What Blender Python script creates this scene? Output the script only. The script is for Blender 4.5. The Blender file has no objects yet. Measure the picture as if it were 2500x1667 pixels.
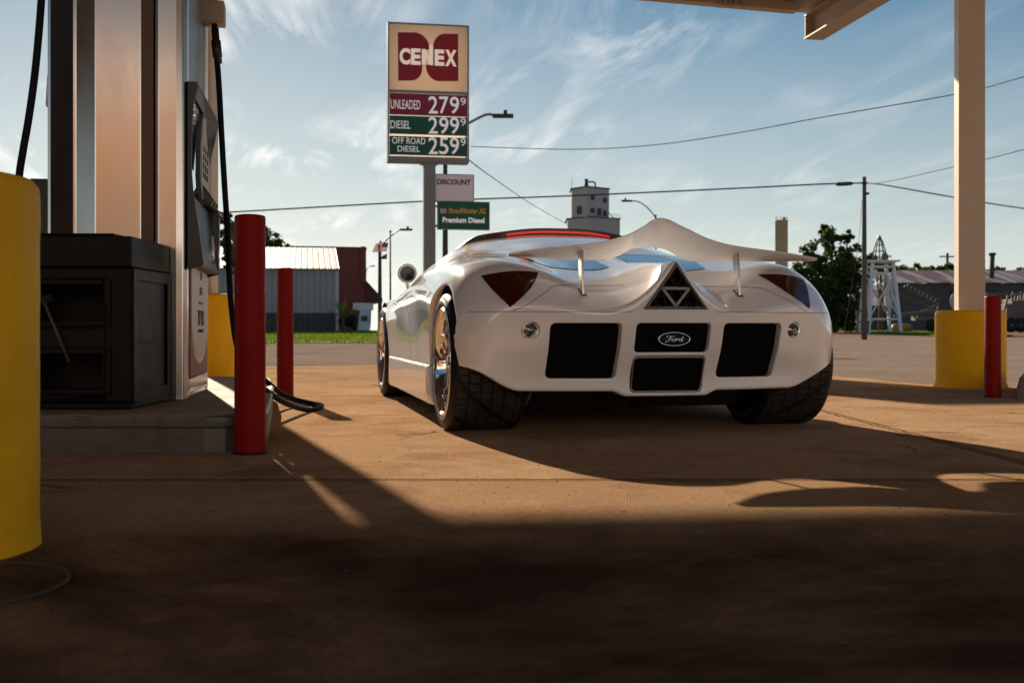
import bpy, bmesh, math, random
import numpy as np
from mathutils import Vector, Matrix
from mathutils.bvhtree import BVHTree
random.seed(7); rng = np.random.default_rng(7)
R = math.radians
sc = bpy.context.scene; COL = sc.collection
# ---------------- camera ----------------
CAMH = 0.487; FPX = 2700.0; HZ = 806.0
cd = bpy.data.cameras.new('camera'); cam = bpy.data.objects.new('camera', cd); COL.objects.link(cam)
cam.location = (0, 0, CAMH); cam.rotation_euler = (R(90), 0, 0)
cd.sensor_width = 36; cd.lens = FPX / 2500 * 36; cd.shift_y = -(833.5 - HZ) / 2500
cd.clip_start = .05; cd.clip_end = 3000
cd.dof.use_dof = True; cd.dof.focus_distance = 5.3; cd.dof.aperture_fstop = 5.6
sc.camera = cam
# ---------------- sky, sun, exposure ----------------
SUN_EL = R(22.8); SUN_AZ = R(19.4)          # azimuth measured to the left of +Y
W = bpy.data.worlds.new('World'); sc.world = W; W.use_nodes = True
nt = W.node_tree; nt.nodes.clear()
def N(t, k, **kw):
    n = t.nodes.new(k)
    for a, b in kw.items(): setattr(n, a, b)
    return n
out = N(nt, 'ShaderNodeOutputWorld'); bg = N(nt, 'ShaderNodeBackground')
sky = N(nt, 'ShaderNodeTexSky', sky_type='NISHITA', sun_disc=False)
sky.sun_elevation = SUN_EL; sky.sun_rotation = -SUN_AZ; sky.air_density = 1.0; sky.dust_density = .2; sky.ozone_density = 1.6
SKY_STR = .060
bg.inputs[1].default_value = SKY_STR
tc = N(nt, 'ShaderNodeTexCoord'); sep = N(nt, 'ShaderNodeSeparateXYZ'); nt.links.new(tc.outputs['Generated'], sep.inputs[0])
def math_(t, op, a, b=None, clamp=False):
    n = N(t, 'ShaderNodeMath', operation=op); n.use_clamp = clamp
    for i, x in enumerate((a, b)):
        if x is None: continue
        if isinstance(x, (int, float)): n.inputs[i].default_value = x
        else: t.links.new(x, n.inputs[i])
    return n.outputs[0]
zc = math_(nt, 'MAXIMUM', sep.outputs[2], .03)
px_ = math_(nt, 'DIVIDE', sep.outputs[0], math_(nt, 'ADD', zc, .12)); py_ = math_(nt, 'DIVIDE', sep.outputs[1], math_(nt, 'ADD', zc, .12))
cmb = N(nt, 'ShaderNodeCombineXYZ'); nt.links.new(px_, cmb.inputs[0]); nt.links.new(py_, cmb.inputs[1])
mp = N(nt, 'ShaderNodeMapping', vector_type='TEXTURE'); mp.inputs['Rotation'].default_value = (0, 0, R(-75)); mp.inputs['Scale'].default_value = (2.6, .8, 1); mp.inputs['Location'].default_value = (1.4, -.8, 0)
nt.links.new(cmb.outputs[0], mp.inputs[0])
n1 = N(nt, 'ShaderNodeTexNoise'); n1.inputs['Scale'].default_value = 2.6; n1.inputs['Detail'].default_value = 12; n1.inputs['Roughness'].default_value = .62; n1.inputs['Distortion'].default_value = 1.3
nt.links.new(mp.outputs[0], n1.inputs[0])
n2 = N(nt, 'ShaderNodeTexNoise'); n2.inputs['Scale'].default_value = 1.1; n2.inputs['Detail'].default_value = 3
nt.links.new(cmb.outputs[0], n2.inputs[0])
def ramp(t, fac, stops):
    n = N(t, 'ShaderNodeValToRGB'); e = n.color_ramp.elements
    while len(e) < len(stops): e.new(.5)
    for el, (p, c) in zip(e, stops):
        el.position = p; el.color = (c, c, c, 1) if isinstance(c, (int, float)) else (*c, 1)
    t.links.new(fac, n.inputs[0]); return n.outputs[0]
wisp = ramp(nt, n1.outputs[0], [(.48, 0.), (.74, 1.)]); big = ramp(nt, n2.outputs[0], [(.42, .0), (.60, 1.)])
leftw = ramp(nt, math_(nt, 'ADD', math_(nt, 'MULTIPLY', sep.outputs[0], -1.1), .45), [(.1, .16), (.7, 1.)])
lowf = ramp(nt, sep.outputs[2], [(.015, 0.), (.06, 1.)]); big = math_(nt, 'MULTIPLY', big, lowf)
cl = math_(nt, 'MULTIPLY', math_(nt, 'MULTIPLY', wisp, big), math_(nt, 'MULTIPLY', leftw, 1.1), clamp=True)
mx = N(nt, 'ShaderNodeMixRGB'); nt.links.new(cl, mx.inputs[0]); 
den = N(nt, 'ShaderNodeVectorMath', operation='MULTIPLY_ADD'); nt.links.new(sky.outputs[0], den.inputs[0]); den.inputs[1].default_value = (1 / 15,) * 3; den.inputs[2].default_value = (1, 1, 1)
dv = N(nt, 'ShaderNodeVectorMath', operation='DIVIDE'); nt.links.new(sky.outputs[0], dv.inputs[0]); nt.links.new(den.outputs[0], dv.inputs[1]); hs_ = N(nt, 'ShaderNodeHueSaturation'); hs_.inputs["Saturation"].default_value = 1.35; hs_.inputs['Value'].default_value = .95; nt.links.new(dv.outputs[0], hs_.inputs['Color']); tn = N(nt, 'ShaderNodeVectorMath', operation='MULTIPLY'); nt.links.new(hs_.outputs[0], tn.inputs[0]); tn.inputs[1].default_value = (.92, 1.02, 1.02); hm = N(nt, 'ShaderNodeMixRGB'); nt.links.new(ramp(nt, math_(nt, 'ABSOLUTE', sep.outputs[2]), [(0, .88), (.10, .38), (.28, 0.)]), hm.inputs[0]); nt.links.new(tn.outputs[0], hm.inputs[1])
side = N(nt, 'ShaderNodeMixRGB'); nt.links.new(ramp(nt, math_(nt, 'ADD', math_(nt, 'MULTIPLY', sep.outputs[0], -.9), .5), [(.1, 0.), (.9, 1.)]), side.inputs[0]); side.inputs[1].default_value = (8.6, 8.9, 8.6, 1); side.inputs[2].default_value = (13.0, 12.8, 11.9, 1)
back = N(nt, 'ShaderNodeMixRGB'); nt.links.new(ramp(nt, math_(nt, 'ADD', math_(nt, 'MULTIPLY', sep.outputs[1], .5), .5), [(.2, .45), (.9, 1.)]), back.inputs[0]); back.inputs[1].default_value = (8.0, 9.3, 10.6, 1); nt.links.new(side.outputs[0], back.inputs[2]); nt.links.new(back.outputs[0], hm.inputs[2])
nt.links.new(hm.outputs[0], mx.inputs[1]); mx.inputs[2].default_value = (13.5, 12.8, 12.2, 1)
CLOUDMIX = mx
nt.links.new(mx.outputs[0], bg.inputs[0]); nt.links.new(bg.outputs[0], out.inputs[0])
sl = bpy.data.lights.new('sun', 'SUN'); sl.energy = 5.0; sl.angle = R(.55); sl.color = (1, .82, .62)
so = bpy.data.objects.new('sun', sl); COL.objects.link(so)
sdir = Vector((-math.sin(SUN_AZ) * math.cos(SUN_EL), math.cos(SUN_AZ) * math.cos(SUN_EL), math.sin(SUN_EL)))
so.rotation_euler = sdir.to_track_quat('Z', 'Y').to_euler(); so.location = (0, 0, 30)
vs = sc.view_settings; vs.view_transform = 'Standard'; vs.look = 'None'; vs.exposure = 0.68; vs.gamma = 1
# ---------------- helpers ----------------
def P(x, y, Y): return Vector(((x - 1250) * Y / FPX, Y, CAMH - (y - HZ) * Y / FPX))
def tag(o, label=None, cat=None, group=None, kind=None):
    if label: o['label'] = label
    if cat: o['category'] = cat
    if group: o['group'] = group
    if kind: o['kind'] = kind
    return o
def thing(name, label, cat, loc=(0, 0, 0), rz=0, group=None):
    o = bpy.data.objects.new(name, None); COL.objects.link(o); o.empty_display_size = .2
    o.location = loc; o.rotation_euler = (0, 0, rz); return tag(o, label, cat, group)
class MB:
    def __init__(s): s.v = []; s.f = []; s.uv = None; s.sm = []
    def add(s, vs, fs, smooth=False):
        b = len(s.v); s.v += [tuple(p) for p in vs]; s.f += [tuple(b + i for i in f) for f in fs]; s.sm += [smooth] * len(fs); return s
    def box(s, x0, x1, y0, y1, z0, z1, M=None):
        p = [(x0, y0, z0), (x1, y0, z0), (x1, y1, z0), (x0, y1, z0), (x0, y0, z1), (x1, y0, z1), (x1, y1, z1), (x0, y1, z1)]
        if M is not None: p = [M @ Vector(q) for q in p]
        return s.add(p, [(0, 3, 2, 1), (4, 5, 6, 7), (0, 1, 5, 4), (1, 2, 6, 5), (2, 3, 7, 6), (3, 0, 4, 7)])
    def bar(s, a, b, w, d=None, up=(0, 0, 1)):
        a = Vector(a); b = Vector(b); d = d or w; t = (b - a); L = t.length; t.normalize(); u = Vector(up)
        if abs(t.dot(u)) > .98: u = Vector((0, 1, 0))
        r = t.cross(u).normalized(); u = r.cross(t)
        M = Matrix.Translation(a) @ Matrix((r, t, u)).transposed().to_4x4()
        return s.box(-w / 2, w / 2, 0, L, -d / 2, d / 2, M)
    def tube(s, pts, r, n=12, cap=True):
        pts = [Vector(p) for p in pts]; rr = r if isinstance(r, (list, tuple)) else [r] * len(pts); vs = []; fs = []
        pn = None
        for i, p in enumerate(pts):
            t = (pts[min(i + 1, len(pts) - 1)] - pts[max(i - 1, 0)]).normalized()
            if pn is None: pn = t.orthogonal().normalized()
            pn = (pn - t * pn.dot(t)).normalized(); b = t.cross(pn)
            for k in range(n):
                a = 2 * math.pi * k / n; vs.append(p + (pn * math.cos(a) + b * math.sin(a)) * rr[i])
        for i in range(len(pts) - 1):
            for k in range(n): fs.append((i * n + k, i * n + (k + 1) % n, (i + 1) * n + (k + 1) % n, (i + 1) * n + k))
        s.add(vs, fs, True)
        if cap:
            b = len(s.v) - len(vs); s.f += [tuple(b + k for k in range(n))[::-1], tuple(b + (len(pts) - 1) * n + k for k in range(n))]; s.sm += [False, False]
        return s
    def lathe(s, prof, n=48, axis='Z', c=(0, 0, 0), uv=False, smooth=True):
        vs = []; fs = []
        for (r, h) in prof:
            for k in range(n):
                a = 2 * math.pi * k / n; x, y = r * math.cos(a), r * math.sin(a)
                vs.append({'Z': (c[0] + x, c[1] + y, c[2] + h), 'X': (c[0] + h, c[1] + x, c[2] + y), 'Y': (c[0] + y, c[1] + h, c[2] + x)}[axis])
        for i in range(len(prof) - 1):
            for k in range(n): fs.append((i * n + k, i * n + (k + 1) % n, (i + 1) * n + (k + 1) % n, (i + 1) * n + k))
        return s.add(vs, fs, smooth)
    def prism(s, poly, y0, y1, M=None):   # poly in (x,z), extruded along y
        n = len(poly); vs = [(p[0], y0, p[1]) for p in poly] + [(p[0], y1, p[1]) for p in poly]
        if M is not None: vs = [M @ Vector(q) for q in vs]
        fs = [tuple(range(n)), tuple(range(2 * n - 1, n - 1, -1))] + [(i, i + n, (i + 1) % n + n, (i + 1) % n) for i in range(n)]
        return s.add(vs, fs)
    def zprism(s, poly, z0, z1):
        n = len(poly); vs = [(p[0], p[1], z0) for p in poly] + [(p[0], p[1], z1) for p in poly]
        fs = [tuple(range(n))[::-1], tuple(range(n, 2 * n))] + [(i, (i + 1) % n, (i + 1) % n + n, i + n) for i in range(n)]
        return s.add(vs, fs)
    def quad(s, a, b, c, d): return s.add([a, b, c, d], [(0, 1, 2, 3)])
def obj(name, mb, mat, parent=None, bevel=0, recalc=True, seg=2):
    me = bpy.data.meshes.new(name); me.from_pydata([tuple(map(float, p)) for p in mb.v], [], mb.f)
    if recalc:
        bm = bmesh.new(); bm.from_mesh(me); 
        if bevel: bmesh.ops.remove_doubles(bm, verts=bm.verts, dist=1e-5)
        bmesh.ops.recalc_face_normals(bm, faces=bm.faces)
        if bevel:
            ed = [e for e in bm.edges if len(e.link_faces) == 2 and e.calc_face_angle(0) > .5]
            bmesh.ops.bevel(bm, geom=ed, offset=bevel, segments=seg, affect='EDGES', profile=.7, clamp_overlap=True)
            for f in bm.faces: f.smooth = f.calc_area() < bevel * 4 * .6
        bm.to_mesh(me); bm.free()
    if not bevel and any(mb.sm):
        for f, q in zip(me.polygons, mb.sm): f.use_smooth = q
    me.materials.append(mat); o = bpy.data.objects.new(name, me); COL.objects.link(o)
    if parent: o.parent = parent
    return o
def text_mb(txt, size=1, ext=.0, offset=0, sx=1, align='LEFT', shear=0, spacing=1.0):
    c = bpy.data.curves.new('t', 'FONT'); c.body = txt; c.size = size; c.extrude = ext; c.offset = offset; c.align_x = align; c.shear = shear; c.resolution_u = 4; c.space_character = spacing
    o = bpy.data.objects.new('t', c); COL.objects.link(o); bpy.context.view_layer.update()
    dg = bpy.context.evaluated_depsgraph_get(); me = o.evaluated_get(dg).to_mesh()
    m = MB(); m.v = [(v.co.x * sx, v.co.y, v.co.z) for v in me.vertices]; m.f = [tuple(p.vertices) for p in me.polygons]; m.sm = [False] * len(m.f)
    o.evaluated_get(dg).to_mesh_clear(); bpy.data.objects.remove(o); bpy.data.curves.remove(c); return m
def fit_text(txt, x0, x1, z0, z1, y, mirror=False, **kw):   # text fitted into a rectangle of the local XZ plane, facing -y
    m = text_mb(txt, 1, .004, **kw); xs = [v[0] for v in m.v]; ys = [v[1] for v in m.v]
    a, b, c, d = min(xs), max(xs), min(ys), max(ys); s1 = (x1 - x0) / (b - a); s2 = (z1 - z0) / (d - c)
    m.v = [(x0 + (v[0] - a) * s1, y - v[2], z0 + (v[1] - c) * s2) for v in m.v]; return m
# ---------------- materials ----------------
def mat(name, col, rough=.6, metal=0, coat=0, noise=None, bump=None, spec=None, emit=None, trans=0, coords='Object', stretch=None, extra=None):
    m = bpy.data.materials.new(name); m.use_nodes = True; t = m.node_tree; b = t.nodes['Principled BSDF']
    b.inputs['Base Color'].default_value = (*col, 1); b.inputs['Roughness'].default_value = rough; b.inputs['Metallic'].default_value = metal
    b.inputs['Coat Weight'].default_value = coat; b.inputs['Coat Roughness'].default_value = .03
    if spec is not None: b.inputs['Specular IOR Level'].default_value = spec
    if emit: b.inputs['Emission Color'].default_value = (*emit[0], 1); b.inputs['Emission Strength'].default_value = emit[1]
    if trans: b.inputs['Transmission Weight'].default_value = trans
    c = N(t, 'ShaderNodeTexCoord'); vec = c.outputs[coords]
    if stretch:
        mpn = N(t, 'ShaderNodeMapping'); mpn.inputs['Scale'].default_value = stretch; t.links.new(vec, mpn.inputs[0]); vec = mpn.outputs[0]
    if noise:   # (scale, amount, dark colour, lo, hi)
        n = N(t, 'ShaderNodeTexNoise'); n.inputs['Scale'].default_value = noise[0]; n.inputs['Detail'].default_value = 8; n.inputs['Roughness'].default_value = .62; t.links.new(vec, n.inputs[0])
        f = ramp(t, n.outputs[0], [(noise[3], 0.), (noise[4], 1.)]); f = math_(t, 'MULTIPLY', f, noise[1])
        mm = N(t, 'ShaderNodeMixRGB'); t.links.new(f, mm.inputs[0]); mm.inputs[1].default_value = (*col, 1); mm.inputs[2].default_value = (*noise[2], 1); t.links.new(mm.outputs[0], b.inputs['Base Color'])
        rr = math_(t, 'ADD', math_(t, 'MULTIPLY', n.outputs[0], .25), rough - .12); t.links.new(rr, b.inputs['Roughness'])
    if bump:
        n = N(t, 'ShaderNodeTexNoise'); n.inputs['Scale'].default_value = bump[0]; n.inputs['Detail'].default_value = 5; t.links.new(vec, n.inputs[0])
        bb = N(t, 'ShaderNodeBump'); bb.inputs['Strength'].default_value = bump[1]; bb.inputs['Distance'].default_value = bump[2]; t.links.new(n.outputs[0], bb.inputs['Height']); t.links.new(bb.outputs[0], b.inputs['Normal'])
    if extra: extra(t, b, vec)
    return m
M = {}
M['white'] = mat('pearl_white_paint', (.88, .875, .90), .17, 0, 1.0)
M['black'] = mat('black_plastic', (.012, .012, .012), .45, noise=(6, .5, (.03, .028, .025), .45, .7))
M['under'] = mat('underbody_black', (.006, .006, .006), .8)
M['chrome'] = mat('polished_alloy', (.8, .8, .8), .09, 1)
M['steelplate'] = mat('brushed_steel', (.42, .39, .36), .3, 1, stretch=(30, 30, 2), bump=(12, .08, .01))
M['disc'] = mat('brake_disc', (.25, .25, .26), .35, 1)
M['lens'] = mat('smoked_red_lens', (.045, .006, .003), .12, 0, .15, spec=.25, noise=(9, .6, (.09, .012, .005), .45, .7))
M['fog'] = mat('lamp_glass', (.16, .16, .16), .06, .6, 1.0)
M['ledred'] = mat('red_led', (.6, .01, .01), .3, emit=((1, .01, .01), .3))
M['darkred'] = mat('dark_red_lens', (.07, .002, .004), .15, 0, .1, spec=.2)
M['tealglass'] = mat('tinted_glass', (.012, .03, .035), .03, 0, 1.0, spec=.8)
M['mirror'] = mat('dark_teal_mirror', (.01, .03, .04), .15, 0, 0, spec=.35)
M['lattice'] = mat('grey_cast_lattice', (.24, .235, .23), .5, .3, bump=(90, .3, .002))
M['housing'] = mat('dark_cast_housing', (.10, .098, .095), .5, .3, bump=(90, .4, .002))
M['pipe'] = mat('sooty_pipe', (.03, .03, .03), .4, .7)
M['seam'] = mat('panel_gap', (.02, .02, .02), .7)
M['blue'] = mat('emblem_blue', (.004, .014, .06), .3, 0, 0, spec=.2)
def perf(t, b, vec):
    v = N(t, 'ShaderNodeTexVoronoi'); v.inputs['Scale'].default_value = 150; v.inputs['Randomness'].default_value = 0; t.links.new(vec, v.inputs[0])
    r_ = ramp(t, v.outputs['Distance'], [(.3, (.001, .001, .001)), (.45, (.008, .008, .008))]); t.links.new(r_, b.inputs['Base Color'])
M['mesh'] = mat('perforated_mesh', (.006, .006, .006), .8, spec=.03, extra=perf)
def tread(t, b, vec):
    c = N(t, 'ShaderNodeTexCoord'); mpn = N(t, 'ShaderNodeMapping'); mpn.inputs['Scale'].default_value = (1, 1, 1); t.links.new(c.outputs['UV'], mpn.inputs[0])
    w1 = N(t, 'ShaderNodeTexWave', wave_type='BANDS', bands_direction='DIAGONAL'); w1.inputs['Scale'].default_value = .30; w1.inputs['Distortion'].default_value = 1.2; t.links.new(mpn.outputs[0], w1.inputs[0])
    w2 = N(t, 'ShaderNodeTexWave', wave_type='RINGS'); w2.inputs['Scale'].default_value = .8; w2.inputs['Distortion'].default_value = 5; t.links.new(mpn.outputs[0], w2.inputs[0])
    w3 = N(t, 'ShaderNodeTexWave', wave_type='BANDS', bands_direction='X'); w3.inputs['Scale'].default_value = .55; t.links.new(mpn.outputs[0], w3.inputs[0])
    g = math_(t, 'MINIMUM', math_(t, 'MINIMUM', ramp(t, w1.outputs['Fac'], [(.0, 0.), (.14, 1.)]), ramp(t, w2.outputs['Fac'], [(.0, 0.), (.10, 1.)])), ramp(t, w3.outputs['Fac'], [(.0, 0.), (.08, 1.)]))
    cc = ramp(t, g, [(0, (.004, .004, .004)), (1, (.030, .027, .025))]); t.links.new(cc, b.inputs['Base Color'])
    bb = N(t, 'ShaderNodeBump'); bb.inputs['Strength'].default_value = 1; bb.inputs['Distance'].default_value = .006; t.links.new(g, bb.inputs['Height']); t.links.new(bb.outputs[0], b.inputs['Normal'])
M['tread'] = mat('tyre_tread', (.02, .02, .02), .55, spec=.25, extra=tread)
M['rubber'] = mat('tyre_rubber', (.012, .011, .011), .42, spec=.18)
# =====================  THE SPORTS CAR  =====================
# body surface: an implicit shape (smooth intersections of splined surfaces), meshed by surface nets
class Spl:
    def __init__(s, x):
        s.x = np.array(x, float); n = len(x); h = np.diff(s.x); A = np.eye(n); B = np.zeros((n, n))
        for i in range(1, n - 1):
            A[i, i - 1] = h[i - 1]; A[i, i] = 2 * (h[i - 1] + h[i]); A[i, i + 1] = h[i]
            B[i, i - 1] = 6 / h[i - 1]; B[i, i] = -6 / h[i - 1] - 6 / h[i]; B[i, i + 1] = 6 / h[i]
        s.M = np.linalg.solve(A, B)
    def __call__(s, q):
        q = np.clip(np.asarray(q, float), s.x[0], s.x[-1]); k = np.clip(np.searchsorted(s.x, q) - 1, 0, len(s.x) - 2)
        h = (s.x[k + 1] - s.x[k]); b = (q - s.x[k]) / h; a = 1 - b; n = len(q); O = np.zeros((n, len(s.x))); r = np.arange(n)
        O[r, k] += a; O[r, k + 1] += b
        return O + ((a ** 3 - a) * h * h / 6)[:, None] * s.M[k] + ((b ** 3 - b) * h * h / 6)[:, None] * s.M[k + 1]
tu = Spl([0, .2, .4, .55, .65, .75, .85, .95, 1.05]); tv = Spl([-.65, -.4, -.2, 0, .25, .6, 1.0, 1.4, 1.9, 2.3, 2.7, 3.1, 3.4, 3.8])
TT = np.array([[.525, .525, .52, .50, .48, .45, .41, .36, .30], [.66, .66, .665, .68, .67, .63, .575, .50, .42],
 [.722, .722, .735, .778, .79, .78, .735, .65, .54], [.768, .770, .785, .812, .832, .835, .805, .735, .62], [.83, .83, .835, .85, .86, .855, .825, .755, .65],
 [.91, .905, .90, .895, .89, .87, .83, .76, .66], [1.01, 1.005, .985, .955, .93, .89, .83, .755, .65], [1.085, 1.08, 1.055, 1.025, .98, .915, .835, .735, .62],
 [1.09, 1.085, 1.055, 1.01, .955, .88, .80, .715, .6], [1.0, .99, .95, .90, .86, .81, .755, .695, .60], [.83, .82, .80, .775, .76, .75, .73, .69, .60],
 [.66, .66, .67, .69, .71, .72, .71, .67, .57], [.57, .57, .58, .60, .63, .65, .64, .59, .5], [.40, .40, .40, .40, .41, .41, .40, .37, .33]])
sv = Spl([-.65, -.2, .05, .45, 1.0, 1.8, 2.5, 2.95, 3.4, 3.8]); sw = Spl([.05, .2, .31, .45, .6, .75, .95])
SS = np.array([[.93, .965, .98, .985, .985, .975, .90], [.95, .97, .98, .988, .988, .98, .92], [.96, .975, .985, .99, .99, .985, .93], [.95, .965, .965, .97, .98, .975, .94],
 [.94, .952, .950, .950, .952, .953, .935], [.93, .942, .938, .938, .940, .940, .925], [.93, .94, .938, .940, .946, .947, .94], [.94, .955, .965, .975, .975, .96, .94], [.90, .92, .93, .94, .94, .92, .9], [.74, .76, .77, .77, .76, .74, .7]])
fu = Spl([0, .25, .4, .56, .65, .75, .85, .92, .98, 1.06]); FF = np.array([-.590, -.580, -.558, -.515, -.482, -.437, -.400, -.335, -.25, -.02])
fw = Spl([.1, .2, .27, .39, .47, .517, .565, .9]); GG = np.array([.115, .112, .108, .047, .018, .006, 0, 0])
fnu = Spl([0, .4, .7, .9, 1.05]); FN = np.array([3.74, 3.70, 3.58, 3.42, 3.1])
sstep = lambda a, b, x: (lambda t: t * t * (3 - 2 * t))(np.clip((x - a) / (b - a), 0, 1))
def fT(u, v): return np.einsum('pi,ij,pj->p', tv(v), TT, tu(u))
def smax(a, b, k): h = np.maximum(k - np.abs(a - b), 0) / k; return np.maximum(a, b) + h * h * k * .25
def smin(a, b, k): return -smax(-a, -b, k)
def fB(u, v):
    rear = .183 + .024 * sstep(.19, .26, u) + .11 * sstep(.66, .93, u)
    return rear + (.10 - rear) * sstep(-.25, .05, v)
def rbox(x, y, cx, cy, hx, hy, r):
    qx = np.abs(x - cx) - hx + r; qy = np.abs(y - cy) - hy + r
    return np.hypot(np.maximum(qx, 0), np.maximum(qy, 0)) + np.minimum(np.maximum(qx, qy), 0) - r
def combine(u, v, w, T, S, F, B, FNt):
    top = (w - T) * .9
    rg = (w - (.800 - 1.36 * (np.sqrt(u * u + .0006) - .0245) - .25 * np.maximum(v + .25, 0) ** 2)) * .62      # exhaust fairing ridge
    rg = np.maximum(rg, v - .75)
    top = smin(top, rg, .15)
    side = (u - S); rear = (F - v) * .95; bot = B - w; fr = (v - FNt) * .8
    rf = smax(rear, side, .10)
    f = smax(smax(top, side, .13), rear, .035) if False else smax(smax(top, rf, .020 + .11 * sstep(.72, .95, u)), fr, .2)
    f = smax(f, bot, .02)
    d = F + .065 - v                        # recess depth of the rear openings
    cut = np.minimum(np.minimum(rbox(u, w, .402, .393, .157, .125, .022), rbox(u, w, 0, .4525, .178, .0655, .02)), rbox(u, w, 0, .2845, .175, .084, .022))
    f = smax(f, -np.maximum(cut, -d), .009)
    fog = np.hypot(u - .642, w - .487) - .038
    f = smax(f, -np.maximum(fog, -(F + .045 - v)), .006)
    a = np.hypot(v - .05, w - .338) - .366
    wl = smax(np.maximum(a, .565 - u), F + .036 - v, .03); f = smax(f, -wl, .022)
    a2 = np.hypot(v - 2.946, w - .33) - .365; wl2 = np.maximum(a2, .66 - u); f = smax(f, -wl2, .022)
    # triangular exhaust mouth
    tri = np.maximum((u * .2 + (w - .785) * .147) / .2482, .588 - w)
    f = smax(f, -np.maximum(tri + .006, -(F + .09 - v)), .012)
    return f
def fpts(u, v, w):
    u = np.abs(u); T = fT(u, v); S = np.einsum('pi,ij,pj->p', sv(v), SS, sw(w)); S = S + .018 * (1 - sstep(.296, .302, w)) * sstep(.3, .5, v) * (1 - sstep(2.4, 2.6, v))
    F = fu(u) @ FF + (fw(w) @ GG) * (1 - .75 * sstep(.6, .9, u))
    return combine(u, v, w, T, S, F, fB(u, v), fnu(u) @ FN)
def body_mesh():
    du = .0075; U = np.arange(-du / 2, 1.09, du); Wg = np.arange(.05, 1.16, du)
    V = list(np.arange(-.66, .5, du)); st = du
    while V[-1] < 3.9: st = min(st * 1.06, .024); V.append(V[-1] + st)
    V = np.array(V); Ua = np.abs(U); T = tv(V) @ TT @ tu(Ua).T; S = sv(V) @ SS @ sw(Wg).T
    S = S + .018 * (1 - sstep(.296, .302, Wg))[None, :] * (sstep(.3, .5, V) * (1 - sstep(2.4, 2.6, V)))[:, None]
    F = (fu(Ua) @ FF)[:, None] + (fw(Wg) @ GG)[None, :] * (1 - .75 * sstep(.6, .9, Ua))[:, None]; FNt = fnu(Ua) @ FN
    G = np.empty((len(V), len(U), len(Wg)), np.float32)
    for i, v in enumerate(V):
        G[i] = combine(Ua[:, None], v, Wg[None, :], T[i][:, None], S[i][None, :], F, fB(Ua, np.full_like(Ua, v))[:, None], FNt[:, None])
    neg = G < 0; n = neg.astype(np.int8); c = sum(n[a:len(V) - 1 + a, b:len(U) - 1 + b, d:len(Wg) - 1 + d] for a in (0, 1) for b in (0, 1) for d in (0, 1))
    act = (c > 0) & (c < 8); idx = -np.ones(act.shape, np.int64); I, J, K = np.nonzero(act); idx[I, J, K] = np.arange(len(I))
    acc = np.zeros((len(I), 3)); cnt = np.zeros(len(I))
    cor = [(a, b, d) for a in (0, 1) for b in (0, 1) for d in (0, 1)]; vals = {q: G[I + q[0], J + q[1], K + q[2]] for q in cor}
    for q in cor:
        for ax in range(3):
            if q[ax]: continue
            q2 = list(q); q2[ax] = 1; q2 = tuple(q2); a, b = vals[q], vals[q2]; m = (a < 0) != (b < 0); t = np.where(m, a / np.where(m, a - b, 1), 0)
            p = np.stack([V[I + q[0]], U[J + q[1]], Wg[K + q[2]]], 1); p2 = np.stack([V[I + q2[0]], U[J + q2[1]], Wg[K + q2[2]]], 1)
            acc += np.where(m[:, None], p + (p2 - p) * t[:, None], 0); cnt += m
    pts = acc / cnt[:, None]; v, u, w = pts.T.copy(); u[J == 0] = 0
    def grad(u, v, w, e=6e-4):
        g = np.stack([fpts(u + e, v, w) - fpts(u - e, v, w), fpts(u, v + e, w) - fpts(u, v - e, w), fpts(u, v, w + e) - fpts(u, v, w - e)], 1) / (2 * e); return g
    for _ in range(2):
        g = grad(u, v, w); f = fpts(u, v, w); s = np.clip(f / np.maximum((g ** 2).sum(1), .2), -.004, .004)
        u -= s * g[:, 0] * (J > 0); v -= s * g[:, 1]; w -= s * g[:, 2]
    g = grad(u, v, w, 1.2e-3); g[J == 0, 0] = 0; g /= np.linalg.norm(g, axis=1)[:, None] + 1e-9
    quads = []
    for ax in range(3):
        sl0 = [slice(None)] * 3; sl1 = [slice(None)] * 3; sl0[ax] = slice(0, -1); sl1[ax] = slice(1, None)
        A = neg[tuple(sl0)]; Bn = neg[tuple(sl1)]; ii = np.stack(np.nonzero(A != Bn), 1); o1, o2 = [(1, 2), (2, 0), (0, 1)][ax]
        ok = (ii[:, o1] > 0) & (ii[:, o2] > 0) & (ii[:, o1] < idx.shape[o1]) & (ii[:, o2] < idx.shape[o2]); ii = ii[ok]; flip = A[tuple(ii.T)]
        def cell(a, b):
            q = ii.copy(); q[:, o1] -= a; q[:, o2] -= b; return idx[tuple(q.T)]
        Q = np.stack([cell(0, 0), cell(1, 0), cell(1, 1), cell(0, 1)], 1); Q[~flip] = Q[~flip][:, ::-1]; quads.append(Q)
    Q = np.concatenate(quads); Q = Q[(Q >= 0).all(1)]
    P1 = np.stack([u, v, w], 1); c0 = J == 0; n0 = len(P1); mir = np.arange(n0) + n0; mir[c0] = np.nonzero(c0)[0]
    P2 = P1 * [-1, 1, 1]; Pa = np.concatenate([P1, P2]); Na = np.concatenate([g, g * [-1, 1, 1]]); Qa = np.concatenate([Q[:, ::-1], mir[Q]])
    used = np.zeros(len(Pa), bool); used[Qa.ravel()] = True; re = np.cumsum(used) - 1; return Pa[used], Na[used], re[Qa]
Pb, Nb, Qb = body_mesh()
CARYAW = R(12.742); car = thing('sports_car', 'low white sports car with tall rear wing and triangular exhaust beside the pump', 'car', (.6073, 5.5634, 0), CARYAW)
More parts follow.
